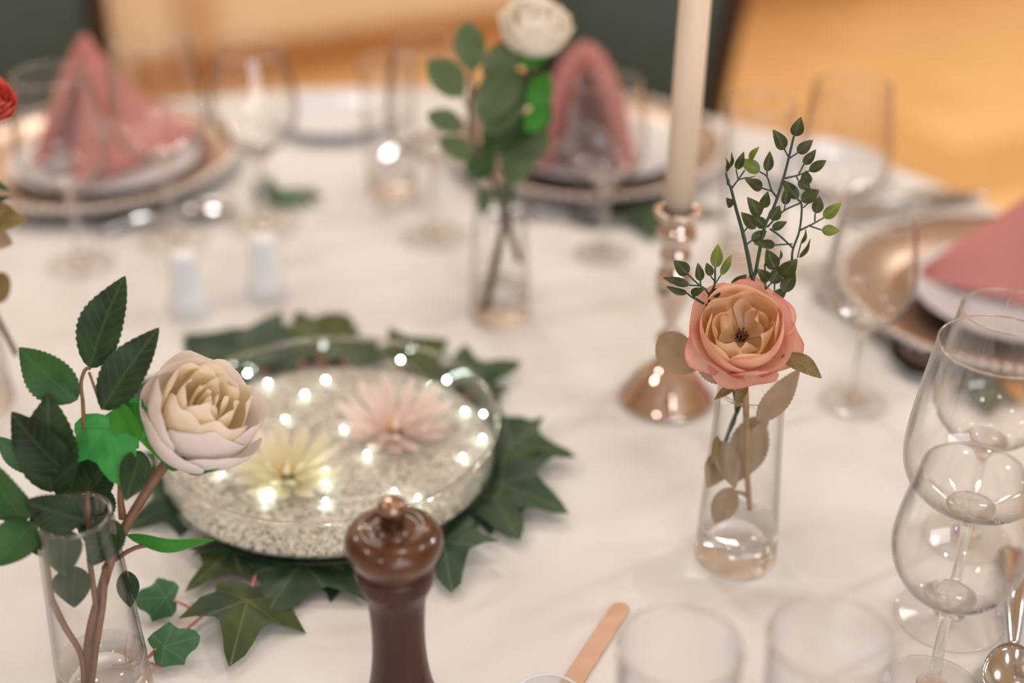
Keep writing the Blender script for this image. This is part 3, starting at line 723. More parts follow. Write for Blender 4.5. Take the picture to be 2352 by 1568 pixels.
CREAMO = petal_mat('outer_white_petal', (0.92, 0.82, 0.64), (0.92, 0.85, 0.79), (0.91, 0.84, 0.82), 0.3, 0.7, 0.4)
WARMWHITE = petal_mat('warm_white_petal', (.93, .84, .66), (.95, .90, .80), (.95, .91, .83), .3, .7, .45)
LOTUSP = petal_mat('pale_pink_petal', (0.90, 0.55, 0.18), (0.94, 0.77, 0.71), (0.94, 0.84, 0.83), 0.30, 0.6, 0.4)
LOTUSY = petal_mat('pale_yellow_petal', (0.70, 0.66, 0.02), (0.92, 0.87, 0.58), (0.93, 0.88, 0.82), 0.28, 0.6, 0.4)
CORAL = petal_mat('coral_petal', (0.75, 0.06, 0.04), (0.80, 0.10, 0.07), (0.82, 0.22, 0.16), 0.4, 0.8)

def rose(parent, ctr, direction, R, layers, spin=0.0, seed0=0):
    A = axes(direction, R, spin); k = 0
    for L in layers:
        n = L['n']
        for i in range(n):
            rnd = random.Random(seed0+k*7)
            th = L.get('th', 0)+2*PI*i/n+rnd.uniform(-.12, .12)
            sc1 = 1+rnd.uniform(-.07, .07)
            prof = [(q[0]*sc1, q[1]*(1+rnd.uniform(-.05, .05))) for q in L['prof']]
            petal('petal', ctr, A, th, prof, L['half'], L['mat'], parent, L.get('droop', .3), L.get('ruf', .04), seed=seed0+k, point=L.get('point', 2.2))
            k += 1

# ---- the peach rose in the sharp vase
DF = 0.905
rc = dep(1703, 770, DF+0.012)
tp = thing('peach_rose', 'peach artificial rose with pink petal edges in the sharp vase', 'flower', (VF.location.x, VF.location.y, TZ+0.04))
ax = Vector((-0.10, -0.62, 0.74))
lay = [
 dict(n=5, th=-1.75, prof=[(.16, -.30), (.72, -.36), (1.02, -.04), (1.16, .06)], half=.88, mat=PINKOUT, droop=.26, ruf=.10, point=3),
 dict(n=4, th=.55, prof=[(.12, -.30), (.86, -.42), (1.02, .30), (1.00, .48)], half=1.08, mat=PINKOUT, droop=.22, ruf=.07, point=3),
 dict(n=3, th=1.30, prof=[(.10, -.30), (.88, -.46), (.94, .42), (.80, .76)], half=1.35, mat=PEACH, droop=.16, ruf=.05, point=3),
 dict(n=4, th=.25, prof=[(.08, -.28), (.74, -.40), (.84, .34), (.68, .70)], half=1.05, mat=PEACHIN, droop=.20, ruf=.07, point=3),
 dict(n=4, th=1.0, prof=[(.06, -.26), (.58, -.34), (.68, .24), (.50, .62)], half=.90, mat=PEACHIN, droop=.24, ruf=.11, point=2.6),
 dict(n=3, th=.5, prof=[(.05, -.24), (.40, -.26), (.50, .20), (.34, .52)], half=.80, mat=PEACHIN, droop=.30, ruf=.12, point=2.4),
]
rose(tp, rc, ax, 0.0318, lay, 0.25, 11)
A = axes(ax, 0.0300)
cen = []
for i in range(26):
    q = 2*PI*i/26*2.4; r = 0.02+0.11*(i/26); p0 = rc+A[0]*(r*.6*math.cos(q))+A[1]*(r*.6*math.sin(q))-A[2]*.2; p1 = rc+A[0]*(r*1.3*math.cos(q))+A[1]*(r*1.3*math.sin(q))+A[2]*(.04-.04*(i % 3))
    cen.append(tube([p0, (p0+p1)/2, p1], [0.0004, 0.0009], 5))
V, F = join(*cen); o = mk('stamens', V, F, simple('brown_stamen', (0.10, 0.045, 0.016), 0.7, 0, (0.19, 0.09, 0.03), 200), tp); o['kind'] = 'stuff'
sb = rc-ax.normalized()*0.012
V, F = tube(spline([sb, dep(1712, 900, .93), dep(1714, 985, .962), dep(1716, 1080, .985), dep(1722, 1168, 1.005)], 6), [0.0024, 0.0021], 8); mk('stem', V, F, TSTEM, tp)
V, F = tube([dep(1720, 1140, 1.0), dep(1705, 1132, .998), dep(1688, 1128, .995)], [0.0018, 0.0013], 6); mk('twig', V, F, TSTEM, tp)
V, F = lathe([(0, -0.010), (0.004, -0.0095), (0.0085, -0.004), (0.010, 0.002), (0, 0.003)], 20); Az = axes(ax, 1.0)
V = [sb+Az[0]*p.x+Az[1]*p.y+Az[2]*p.z for p in V]; mk('flower_base', V, F, OLIVEB, tp)
def lf(parent, b, t, wpx, mat, D, dn=(0, -0.8, 0.6), kind='ovate', serr=0, curl=0.06, fold=0.12, name='leaf', D2=None, twist=0, wob=0.25):
    """Leaf between two points of the plant given as seen from the standpoint, D and D2 metres away."""
    p0 = dep(b[0], b[1], D); p1 = dep(t[0], t[1], D2 if D2 else D)
    n = Vector(dn) + Vector((random.uniform(-wob, wob), 0, random.uniform(-wob, wob)))
    return leaf(name, p0, p1, wpx/FPX*D, n, mat, parent, kind, curl, fold, twist, serr=serr)
o = lf(tp, (1600, 850), (1512, 772), 92, BEIGE, .935, (0, -.9, .5), 'round', 1, D2=.955); o = lf(tp, (1690, 870), (1585, 790), 84, BEIGE, .935, (0, -.9, .4), 'rose', 1)
lf(tp, (1740, 968), (1838, 846), 60, BEIGE, .94, (-.2, -.9, .3), 'rose', 1)
o = lf(tp, (1795, 818), (1888, 868), 46, OLIVEB, .908, (.2, -.6, .75), 'rose', 1, curl=.16)
lf(tp, (1690, 880), (1640, 918), 24, OLIVEB, .925, kind='ovate'); lf(tp, (1712, 872), (1690, 935), 30, OLIVEB, .925)
lf(tp, (1742, 955), (1688, 1110), 92, BEIGE, .982, kind='rose', serr=1, D2=1.0); lf(tp, (1668, 1035), (1625, 1120), 62, BEIGE, .985, kind='rose')
lf(tp, (1684, 1118), (1640, 1203), 62, BEIGE, .99, kind='rose', D2=1.0); lf(tp, (1650, 1010), (1690, 1122), 58, BEIGE, .975, kind='rose')
lf(tp, (1720, 1010), (1768, 958), 30, BEIGE, .975, kind='rose', serr=1); lf(tp, (1648, 1000), (1632, 1075), 22, OLIVEB, .966)
# sepal spikes

# ---- ruscus sprigs behind it
def Z(x, y): return (1480+.3316*x, 240+.3316*y)
def sprig(name, label, stems, leaves, yellow, parent_loc, D0, D1, ymax):
    t = thing(name, label, 'foliage', parent_loc)
    def DD(py): return D0+(D1-D0)*max(0, min(1, (py-240)/ymax))
    parts = []
    for pts, r in stems:
        P = []
        for q in pts:
            x, y = Z(*q) if len(q) == 2 else q[:2]
            P.append(dep(x, y, DD(y) if len(q) == 2 else q[2]))
        parts.append(tube(spline(P, 5), [q*.72 for q in r] if isinstance(r, list) else r*.78, 7))
    V, F = join(*parts); mk('stem', V, F, RSTEM, t)
    for k, (b, tt, wd) in enumerate(leaves):
        bx, by = Z(*b); tx, ty = Z(*tt); dj = random.uniform(-.006, .006)
        narrow = wd < 50
        n = (random.choice((-1, 1))*1.1, -.8, .3) if narrow else (0, -.85, .5)
        p0 = dep(bx, by, DD(by)); p1 = dep(tx, ty, DD(ty)+dj)
        leaf('leaf', p0, p1, (max(wd, 52))*.3316*1.14/FPX*DD(by), n, RUSCUS2 if k in yellow else RUSCUS, t, 'ovate', 0.05, 0.16)
    return t
loc = (VF.location.x, VF.location.y, TZ+0.05)
stemsA = [
 ([(1652, 1060, 1.00), (1680, 975, .975), (1712, 885, .945), (745, 1265), (770, 1160), (800, 1000), (835, 840), (900, 700), (960, 520), (1000, 370), (1035, 220)], [.0021, .0011]),
 ([(745, 1200), (720, 1060), (680, 880), (635, 720), (600, 580), (580, 540), (565, 470)], [.0021, .0009]),
 ([(870, 860), (940, 910), (1025, 990)], [.0011, .0009]), ([(1022, 1078), (1030, 1000), (1075, 870), (1090, 700), (1060, 655)], [.0011, .0009]),
 ([(975, 510), (1060, 490), (1140, 460)], [.0010, .0007]), ([(1070, 480), (1105, 415)], .0007), ([(1050, 490), (1065, 525)], .0007), ([(1000, 365), (970, 310)], .0007), ([(1005, 372), (1060, 335)], .0007),
 ([(915, 640), (880, 590), (850, 500), (800, 465)], [.0010, .0007]), ([(850, 500), (850, 465)], .0007), ([(880, 600), (815, 578)], .0007), ([(805, 750), (825, 715)], .0007),
 ([(850, 850), (960, 740), (1085, 680)], [.0010, .0008]), ([(968, 735), (975, 695)], .0006),
 ([(1075, 872), (1160, 830), (1240, 785)], [.0010, .0007]), ([(1150, 842), (1225, 868)], .0007), ([(1180, 810), (1183, 755)], .0007), ([(1100, 715), (1150, 670)], .0006),
 ([(1025, 965), (905, 972)], .0007), ([(700, 975), (745, 940)], .0007), ([(690, 880), (715, 850)], .0007), ([(1060, 1060), (1085, 960)], .0006),
 ([(605, 580), (650, 520), (695, 455)], [.0009, .0007]), ([(650, 520), (635, 450)], .0006), ([(650, 522), (705, 505)], .0006),
 ([(840, 1280), (835, 1100)], .0008), ([(840, 1280), (880, 1235)], .0007), ([(900, 1290), (903, 1235)], .0007)]
leavesA = [((1040, 220), (1085, 85), 85), ((970, 312), (890, 172), 85), ((1060, 336), (1168, 245), 75), ((1140, 462), (1262, 385), 65), ((1105, 415), (1190, 310), 62), ((1065, 528), (1152, 592), 70), ((1115, 560), (1122, 455), 75),
 ((850, 465), (870, 322), 66), ((800, 465), (650, 380), 88), ((815, 583), (695, 515), 76), ((820, 716), (855, 600), 70), ((802, 772), (712, 640), 86), ((770, 860), (670, 745), 82), ((835, 850), (750, 768), 72), ((975, 695), (985, 568), 62), ((1062, 655), (955, 520), 78),
 ((880, 802), (938, 698), 82), ((885, 860), (990, 810), 56), ((1085, 670), (1212, 590), 90), ((1185, 755), (1215, 635), 76), ((1240, 785), (1366, 680), 78), ((1225, 870), (1355, 875), 72), ((1082, 965), (1120, 860), 28), ((1070, 1060), (1152, 930), 42),
 ((742, 945), (848, 872), 72), ((905, 972), (755, 962), 62), ((905, 1145), (845, 1000), 96), ((922, 1090), (945, 1003), 44), ((862, 1222), (780, 1138), 76), ((880, 1240), (952, 1112), 88), ((945, 1190), (1060, 1068), 108), ((955, 1300), (1045, 1145), 92), ((888, 1345), (988, 1278), 72),
 ((600, 1270), (712, 1175), 66), ((575, 560), (558, 475), 40), ((585, 445), (605, 330), 44), ((567, 470), (565, 365), 24), ((608, 705), (566, 645), 58), ((640, 450), (690, 325), 56), ((730, 388), (796, 290), 48), ((700, 502), (776, 488), 46)]
sprig('ruscus_sprig', 'tall green leaf sprig with forked stems behind the peach rose', stemsA, leavesA, {8, 20, 21, 39}, loc, .918, .925, 500)
stemsB = [([(1668, 1010, .98), (1690, 930, .955), (1640, 715, .93), (452, 1380), (450, 1320), (485, 1250), (490, 1130)], [.0014, .0009]), ([(485, 1250), (530, 1180)], .0006), ([(485, 1220), (460, 1190)], .0007), ([(450, 1320), (420, 1275), (380, 1250), (300, 1175)], [.0009, .0008]), ([(390, 1258), (388, 1220)], .0008), ([(380, 1255), (310, 1250)], .0007), ([(440, 1395), (340, 1340), (295, 1305)], .0008), ([(440, 1393), (330, 1322)], .0006)]
leavesB = [((490, 1132), (510, 963), 80), ((530, 1182), (606, 1036), 50), ((460, 1190), (432, 1094), 56), ((388, 1222), (370, 1094), 60), ((302, 1177), (204, 1078), 92), ((312, 1250), (128, 1198), 58), ((322, 1312), (422, 1268), 56), ((297, 1307), (148, 1258), 46), ((468, 1325), (530, 1278), 60)]
sprig('ruscus_sprig', 'low green leaf sprig reaching left beside the peach rose and candlestick', stemsB, leavesB, {0, 1}, loc, .915, .915, 500)

# ---- left vase: dark serrated sprig, white rose, bright leaves
lvx = (VL.location.x, VL.location.y, TZ+0.02)
t = thing('rose_leaf_sprig', 'dark serrated leaf sprig filling the bottom left vase', 'foliage', lvx)
E8 = dict(kind='rose', serr=1)
for b, q, wd, mt, D, D2 in [((207, 845), (287, 633), 112, DLEAF, .875, .875), ((235, 940), (365, 752), 104, DLEAF, .868, .868), ((178, 918), (43, 798), 108, MLEAF, .872, .868), ((155, 1085), (26, 945), 118, DLEAF, .86, .85), ((118, 1130), (112, 905), 140, DLEAF, .862, .86), ((88, 1085), (-8, 1002), 56, IVYS, .87, .88), ((60, 1195), (-35, 1050), 130, MLEAF, .855, .84),
    ((78, 1200), (-8, 1300), 104, MLEAF, .85, .84), ((192, 1195), (55, 1150), 92, DLEAF, .848, .84), ((150, 1215), (148, 1325), 96, DLEAF, .846, .84), ((322, 1035), (288, 1150), 74, DLEAF, .865, .85), ((268, 1195), (208, 1300), 92, DLEAF, .86, .85), ((120, 1230), (60, 1260), 84, DLEAF, .856, .85), ((200, 1140), (262, 1060), 90, DLEAF, .875, .88), ((175, 1300), (170, 1395), 100, DLEAF, .86, .858), ((205, 1000), (150, 1180), 120, DLEAF, .875, .87), ((240, 1120), (200, 1250), 110, DLEAF, .88, .87), ((288, 1310), (300, 1395), 52, DLEAF, .885, .885), ((90, 1160), (160, 1260), 110, DLEAF, .868, .866)]:
    lf(t, b, q, wd, mt, D, (random.uniform(-.3, .3), -.75, .55), D2=D2, wob=.2, curl=.07, **E8)
parts = []
for P, r in [([(190, 920, .876), (186, 880, .876), (195, 850, .876), (207, 845, .875)], .0012), ([(235, 940, .868), (205, 855, .875)], .0009), ([(205, 1290, .86), (203, 1180, .865), (196, 1050, .872), (190, 920, .876)], [.0017, .0013]), ([(120, 1380, .865), (150, 1440, .872), (185, 1500, .88), (195, 1570, .89)], [.0022, .0018]), ([(242, 1300, .865), (236, 1390, .872), (222, 1480, .88), (210, 1580, .89)], [.0022, .0018]), ([(205, 1280, .86), (222, 1400, .872)], .0018), ([(120, 1385, .865), (100, 1250, .85), (80, 1200, .85)], [.002, .0012])]:
    parts.append(tube(spline([dep(*q) for q in P], 5), r, 7))
V, F = join(*parts); mk('stem', V, F, BSTEM, t)
t = thing('white_rose', 'large cream white rose leaning right out of the bottom left vase', 'flower', lvx)
wc = dep(462, 955, .885); axw = Vector((.42, -.25, .80))
layw = [
 dict(n=5, th=.3, prof=[(.12, -.75), (.75, -.80), (1.04, -.10), (1.00, .28)], half=.92, mat=CREAMO, droop=.2, ruf=.06),
 dict(n=5, th=1.0, prof=[(.10, -.72), (.78, -.70), (.96, .10), (.78, .52)], half=.95, mat=CREAMO, droop=.2, ruf=.05),
 dict(n=5, th=.1, prof=[(.10, -.6), (.66, -.5), (.78, .25), (.58, .66)], half=.92, mat=CREAM, droop=.2, ruf=.06),
 dict(n=5, th=.7, prof=[(.08, -.5), (.48, -.4), (.58, .30), (.38, .70)], half=.85, mat=CREAM, droop=.22, ruf=.06),
 dict(n=4, th=.2, prof=[(.05, -.4), (.30, -.3), (.36, .3), (.20, .68)], half=.8, mat=CREAM, droop=.25, ruf=.05),
 dict(n=3, th=.9, prof=[(.03, -.3), (.16, -.2), (.18, .3), (.07, .62)], half=.9, mat=CREAM, droop=.25, ruf=.03)]
rose(t, wc, axw, 0.0395, layw, .4, 71)
V, F = tube(spline([wc-axw.normalized()*.028, dep(375, 1072, .878), dep(330, 1140, .875), dep(268, 1250, .872), dep(226, 1380, .876), dep(205, 1470, .885), dep(195, 1590, .895)], 6), [.0034, .0030], 9); mk('stem', V, F, BSTEM, t)
V, F = tube([dep(282, 1190, .872), dep(277, 1150, .868), dep(276, 1112, .864)], [.0026, .0016], 7); mk('twig', V, F, BSTEM, t)
V, F = tube(spline([dep(240, 1300, .872), dep(310, 1258, .875), dep(370, 1252, .878), dep(445, 1254, .88)], 4), [.0017, .0010], 7); mk('twig', V, F, BSTEM, t)
ivy('bright_leaf', dep(243, 952, .870), dep(277, 1116, .850), (-.15, -.6, .8), BRIGHT, t, .16, .08, 1.18, seed=4)
lf(t, (272, 925), (318, 1030), 70, BRIGHT2, .866, (-.5, -.8, .3), 'rose', curl=.1)
leaf('bright_leaf', dep(290, 925, .872), dep(402, 1080, .872), .019, (.5, -.7, .5), BRIGHT2, t, 'rose', .10, .18)
leaf('bright_leaf', dep(380, 1072, .872), dep(432, 1030, .868), .014, (0, -.8, .6), BRIGHT2, t, 'rose', .05, .1)
leaf('bright_leaf', dep(420, 1075, .874), dep(520, 1062, .868), .012, (0, -.5, .8), BRIGHT2, t, 'rose', -.06, .1)
leaf('bright_leaf', dep(288, 1228, .875), dep(492, 1240, .875), .0135, (0, -.95, -.15), BRIGHT2, t, 'rose', .06, .2)

# ---- middle vase: oval-leaf sprig with white rose
lvx = (VB.location.x, VB.location.y, TZ+0.03)
t = thing('oval_leaf_sprig', 'sprig of oval green leaves in the middle vase', 'foliage', lvx)
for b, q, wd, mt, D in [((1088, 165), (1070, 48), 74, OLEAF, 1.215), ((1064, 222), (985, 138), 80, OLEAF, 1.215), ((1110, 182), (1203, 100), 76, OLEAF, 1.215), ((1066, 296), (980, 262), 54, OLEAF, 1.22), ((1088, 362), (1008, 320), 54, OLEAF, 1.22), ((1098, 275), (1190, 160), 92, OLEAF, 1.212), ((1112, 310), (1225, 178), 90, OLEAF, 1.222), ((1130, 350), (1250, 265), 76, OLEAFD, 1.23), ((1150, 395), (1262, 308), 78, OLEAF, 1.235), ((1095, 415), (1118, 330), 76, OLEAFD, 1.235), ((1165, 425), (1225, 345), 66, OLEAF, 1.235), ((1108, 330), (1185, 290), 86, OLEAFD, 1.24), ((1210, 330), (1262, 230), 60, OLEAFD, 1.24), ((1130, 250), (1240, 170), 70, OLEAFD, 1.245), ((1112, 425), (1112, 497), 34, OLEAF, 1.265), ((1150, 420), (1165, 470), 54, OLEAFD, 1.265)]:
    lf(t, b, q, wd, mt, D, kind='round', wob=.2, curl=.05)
parts = [tube(spline([dep(*q) for q in P], 5), r, 7) for P, r in [([(1112, 715, 1.315), (1135, 600, 1.30), (1155, 500, 1.28), (1130, 410, 1.255), (1098, 345, 1.23), (1080, 270, 1.22), (1085, 165, 1.215)], [.0032, .0020]), ([(1064, 222, 1.215), (1082, 262, 1.22)], .0012), ([(1110, 182, 1.215), (1083, 225, 1.218)], .0012), ([(1192, 600, 1.30), (1168, 510, 1.285), (1160, 400, 1.255), (1150, 340, 1.235)], [.0036, .0022])]]
V, F = join(*parts); mk('stem', V, F, DSTEM, t)
t = thing('white_rose', 'small white rose rising above the oval leaves of the middle vase', 'flower', lvx)
wc = dep(1228, 62, 1.205); axw = Vector((.15, -.35, .9))
rose(t, wc, axw, 0.0300, [dict(l, mat=WARMWHITE) for l in layw], .1, 131)
V, F = tube(spline([wc-axw.normalized()*.02, dep(1210, 180, 1.225), dep(1190, 300, 1.245), dep(1170, 440, 1.275), dep(1150, 560, 1.295), dep(1118, 718, 1.316)], 6), [.0024, .0024], 8); mk('stem', V, F, DSTEM, t)
leaf('bright_leaf', dep(1195, 150, 1.205), dep(1272, 112, 1.205), .020, (0, -.8, .6), BRIGHT2, t, 'rose', .06, .15)
leaf('bright_leaf', dep(1215, 245, 1.21), dep(1262, 165, 1.21), .024, (.4, -.8, .4), BRIGHT2, t, 'rose', .06, .15)
leaf('bright_leaf', dep(1205, 300, 1.215), dep(1265, 235, 1.215), .020, (.4, -.8, .4), BRIGHT2, t, 'rose', .06, .15)

# ---- left edge vase: coral flower, mostly outside the frame
lvx = (VE.location.x, VE.location.y, TZ+0.03)
t = thing('coral_flower', 'coral red flower cut by the left edge of the photo', 'flower', lvx)
wc = dep(-18, 232, 1.0)
layc = [dict(l, mat=CORAL) for l in layw]
rose(t, wc, Vector((.5, -.5, .6)), 0.0165, layc, .4, 171)
V, F = tube(spline([wc, dep(-28, 420, 1.03), dep(-40, 640, 1.08), dep(-10, 720, 1.10), dep(38, 815, 1.115)], 6), .0022, 7); mk('stem', V, F, DSTEM, t)
lf(t, (-30, 410), (24, 438), 22, MLEAF, 1.03); lf(t, (-30, 470), (26, 452), 20, DLEAF, 1.03)
lf(t, (-40, 500), (62, 505), 70, OLIVEB, 1.04, kind='rose', serr=1); lf(t, (-35, 545), (30, 560), 60, BEIGE, 1.05, kind='rose', serr=1); lf(t, (-38, 640), (14, 690), 90, OLIVEB, 1.07, kind='round')

# ------------------------------------------------------------------ glass dish with gravel, fairy lights and floating flowers
bc = at(755, 967, 0.803); bc.z = TZ+0.016
t = thing('glass_dish', 'wide round glass dish of gravel and tiny lights in the ivy wreath', 'dish', bc)
outer = [(0.0, 0.0), (0.10, 0.0), (0.1255, 0.0), (0.1285, 0.0012), (0.1300, 0.0040), (0.1305, 0.009), (0.1308, 0.018), (0.1308, 0.027), (0.1305, 0.037)]
inner = [(0.0, 0.003), (0.10, 0.003), (0.1235, 0.003), (0.1258, 0.0042), (0.1272, 0.007), (0.1276, 0.010), (0.1278, 0.018), (0.1278, 0.027), (0.1275, 0.037)]
V, F = join(lathe(outer, 96), lathe(inner, 96)); mk('dish_wall', V, F, BOWLGLASS, t, local=True)
V, F = lathe([(0.1290+0.0018*math.cos(q), 0.037+0.0018*math.sin(q)) for q in [2*PI*k/10 for k in range(11)]], 96); mk('rim', V, F, SOLID, t, local=True)
# speckled gravel: a bed plus thousands of grains joined as stuff
m, nt, out = new_mat('speckled_gravel')
tc = N(nt, 'ShaderNodeTexCoord'); vo = N(nt, 'ShaderNodeTexVoronoi'); vo.inputs['Scale'].default_value = 560; nt.links.new(tc.outputs['Object'], vo.inputs['Vector'])
r = N(nt, 'ShaderNodeValToRGB'); e = r.color_ramp.elements; e[0].position = 0.0; e[0].color = (0.10, 0.095, 0.08, 1); e[1].position = 1; e[1].color = (0.68, 0.655, 0.585, 1)
x = e.new(0.10); x.color = (0.25, 0.23, 0.20, 1); x = e.new(0.24); x.color = (0.47, 0.43, 0.37, 1); x = e.new(0.6); x.color = (0.60, 0.57, 0.50, 1)
sx = N(nt, 'ShaderNodeSeparateColor'); nt.links.new(vo.outputs['Color'], sx.inputs[0]); nt.links.new(sx.outputs[0], r.inputs[0])
b = N(nt, 'ShaderNodeBsdfPrincipled'); b.inputs['Roughness'].default_value = 0.5; nt.links.new(r.outputs[0], b.inputs['Base Color'])
nt.links.new(b.outputs[0], out.inputs[0]); GRAVEL = m
gz = 0.0085
bed = [(max(r_-0.0002, 0), z_) for r_, z_ in inner if z_ < gz-0.0015 and r_ > 0.0]
V, F = lathe([(0, bed[0][1])]+bed+[(0.1271, gz-0.0005), (0.120, gz), (0, gz)], 80)
rnd = random.Random(4)
for i in range(5200):
    if True:
        q = rnd.uniform(0, 2*PI); rr = 0.1266*math.sqrt(rnd.random()); c = Vector((rr*math.cos(q), rr*math.sin(q), gz+rnd.uniform(-.0006, .0012)))
    s = rnd.uniform(.0008, .0016); k = len(V); ro_ = Matrix.Rotation(rnd.uniform(0, 6), 3, (rnd.random(), rnd.random(), rnd.random()+.01))
    for d in ((1, 0, 0), (-1, 0, 0), (0, 1, 0), (0, -1, 0), (0, 0, 1), (0, 0, -1)): V.append(c+ro_ @ (Vector(d)*s*rnd.uniform(.7, 1.2)))
    F += [(k, k+2, k+4), (k+2, k+1, k+4), (k+1, k+3, k+4), (k+3, k, k+4), (k+2, k, k+5), (k+1, k+2, k+5), (k+3, k+1, k+5), (k, k+3, k+5)]
g = mk('gravel', V, F, GRAVEL, smooth=False); g.location = bc; g['kind'] = 'stuff'; tag(g, 'pale speckled gravel filling the glass dish', 'gravel')
# fairy lights
t = thing('fairy_light_string', 'string of tiny white lights lying on the gravel in the dish', 'fairy lights', bc)
LED = emit('led_white', (0.86, 1.0, 0.88), 75.0)
leds = [(505, 1080), (568, 857), (615, 879), (655, 962), (748, 872), (790, 982), (748, 1080), (750, 1110), (748, 1150), (606, 1140), (618, 1128), (843, 1042), (920, 826), (992, 886), (1026, 872), (1068, 944), (1110, 950), (1108, 1006), (1063, 1048), (960, 1142), (905, 1128), (700, 905), (520, 1010)]
LP = []
for k, (px, py) in enumerate(leds):
    q = at(px, py, bc.z+gz+0.004); d = Vector((q.x-bc.x, q.y-bc.y, 0))
    zz = bc.z+gz+0.004
    if d.length > 0.1245:
        # bulbs of the loop that climbs the dish wall
        zz = bc.z+0.026; q = at(px, py, zz); d = Vector((q.x-bc.x, q.y-bc.y, 0))
        if d.length > 0.1255: d = d.normalized()*0.1255; q = Vector((bc.x+d.x, bc.y+d.y, zz))
    q.z = zz; LP.append(q)
for q in LP:
    V, F = lathe([(0, -.0014), (.001, -.001), (.0014, 0), (.001, .001), (0, .0014)], 10, q); mk('bulb', V, F, LED, t)
order = [1, 2, 21, 4, 12, 13, 14, 15, 16, 17, 18, 19, 20, 8, 7, 6, 11, 5, 3, 22, 0, 9, 10]
V, F = tube(spline([LP[k]+Vector((0, 0, -.0012)) for k in order], 6), .00035, 5); mk('wire', V, F, simple('silver_wire', (.7, .7, .68), .3, 1), t)
# floating flowers
def lotus(label, px, py, z, R, mat, n, seed, half=.26):
    c = at(px, py, z); t = thing('silk_flower', label, 'flower', c, 'open silk flowers lying in the dish')
    A = axes((.05, -.12, 1), R)
    for ring, (cnt, p) in enumerate(n):
        for i in range(cnt):
            rnd = random.Random(seed+ring*50+i)
            th = 2*PI*i/cnt+ring*.35+rnd.uniform(-.1, .1); s_ = rnd.uniform(.9, 1.08)
            petal('petal', c, A, th, [(q[0]*s_, q[1]*s_) for q in p], half*(1.15 if ring == 0 else 1), mat, t, .75, .03, 8, 6, seed+i, 1.3, .9)
    V, F = lathe([(0, 0.0), (.0045, .001), (.0055, .004), (.004, .0065), (0, .0072)], 16, c); mk('flower_centre', V, F, simple('yellow_centre', (.80, .48, .10), .7, 0, (.85, .58, .16), 300), t)
    lf_ = leaf('sepal', c+Vector((0, -.002, .001)), c+Vector((R*.12, -R*.42, .0)), R*.22, (0, 0, 1), OLIVEB if seed < 300 else MLEAF, t, 'rose')
    return t
FLR = [(13, [(.10, .05), (.60, .05), (.95, .22), (1.02, .34)]), (12, [(.10, .06), (.45, .12), (.78, .38), (.84, .58)]), (10, [(.08, .06), (.30, .2), (.50, .5), (.52, .72)]), (7, [(.05, .08), (.14, .2), (.24, .45), (.22, .62)])]
lotus('pale pink silk flower with orange centre lying on the gravel', 905, 985, bc.z+gz+.002, 0.046, LOTUSP, FLR, 211)
lotus('pale yellow and white silk flower in front of the pink one in the dish', 660, 1088, bc.z+gz+.002, 0.043, LOTUSY, FLR, 331, .30)

# ------------------------------------------------------------------ ivy
t = thing('ivy_wreath', 'wreath of dark green ivy leaves lying round the glass dish', 'ivy', (bc.x, bc.y, TZ))
W = [  # base px, tip px, material, extra lift of the tip
 ((590, 838), (412, 752), IVYM, .006, .95), ((640, 800), (470, 770), IVYM, .003, .8), ((725, 815), (800, 694), IVYY, .012, 1.0), ((735, 800), (690, 702), IVYY, .012, .9), ((690, 830), (560, 815), IVYM, .004, .8), ((790, 825), (870, 770), IVYM, .006, .9),
 ((930, 830), (1032, 762), IVYY, .008, .9), ((1000, 880), (1110, 812), IVYM, .010, .8), ((1040, 870), (1200, 826), IVYM, .012, .9), ((1080, 900), (1172, 890), IVYY, .008, .8),
 ((1115, 985), (1235, 962), IVYM, .010, .9), ((1135, 1015), (1325, 1034), IVYM, .014, .85), ((1130, 1060), (1240, 1110), IVYY, .010, 1.0), ((1110, 1100), (1305, 1158), IVYM, .014, .9), ((1120, 1120), (1192, 1232), IVYM, .008, .95), ((1100, 1140), (1085, 1210), IVYM, .006, .8),
 ((1010, 1205), (1086, 1240), IVYM, .008, .9), ((1015, 1215), (1035, 1352), IVYM, .006, .85), ((790, 1255), (600, 1330), IVYM, .004, .9), ((700, 1268), (790, 1300), IVYM, .008, .9), ((712, 1262), (612, 1402), IVYM, .008, 1.25), ((560, 1240), (425, 1352), IVYY, .006, .75), ((565, 1235), (438, 1268), IVYM, .010, .8),
 ((578, 1348), (530, 1506), IVYY, .012, .85), ((440, 1140), (285, 1205), IVYM, .006, .8), ((420, 1060), (300, 1120), IVYM, .006, .8), ((450, 930), (230, 870), IVYM, .006, .7), ((480, 880), (395, 905), IVYM, .006, .8)]
for k, (b_, q_, mt, lift, wd) in enumerate(W):
    p0 = at(b_[0], b_[1], TZ+.0125); p1 = at(q_[0], q_[1], TZ+lift+.004)
    ivy('leaf', p0, p1, (random.uniform(-.3, .3), random.uniform(-.5, -.1), 1), mt, t, .10, .07, wd, seed=100+k)
ring = [Vector((bc.x+.112*math.cos(q)+.006*math.sin(5*q), bc.y+.112*math.sin(q)+.006*math.cos(7*q), TZ+.0022)) for q in [2*PI*k/48 for k in range(49)]]
V, F = tube(ring, .0016, 6, False); mk('vine', V, F, PSTEM, t)
st = [tube([ring[int(((math.atan2(at(*b_).y-bc.y, at(*b_).x-bc.x)/(2*PI)) % 1)*48)], at(b_[0], b_[1], TZ+.012)], .0009, 5) for b_, *_ in W]
V, F = join(*st); mk('leaf_stalks', V, F, PSTEM, t)

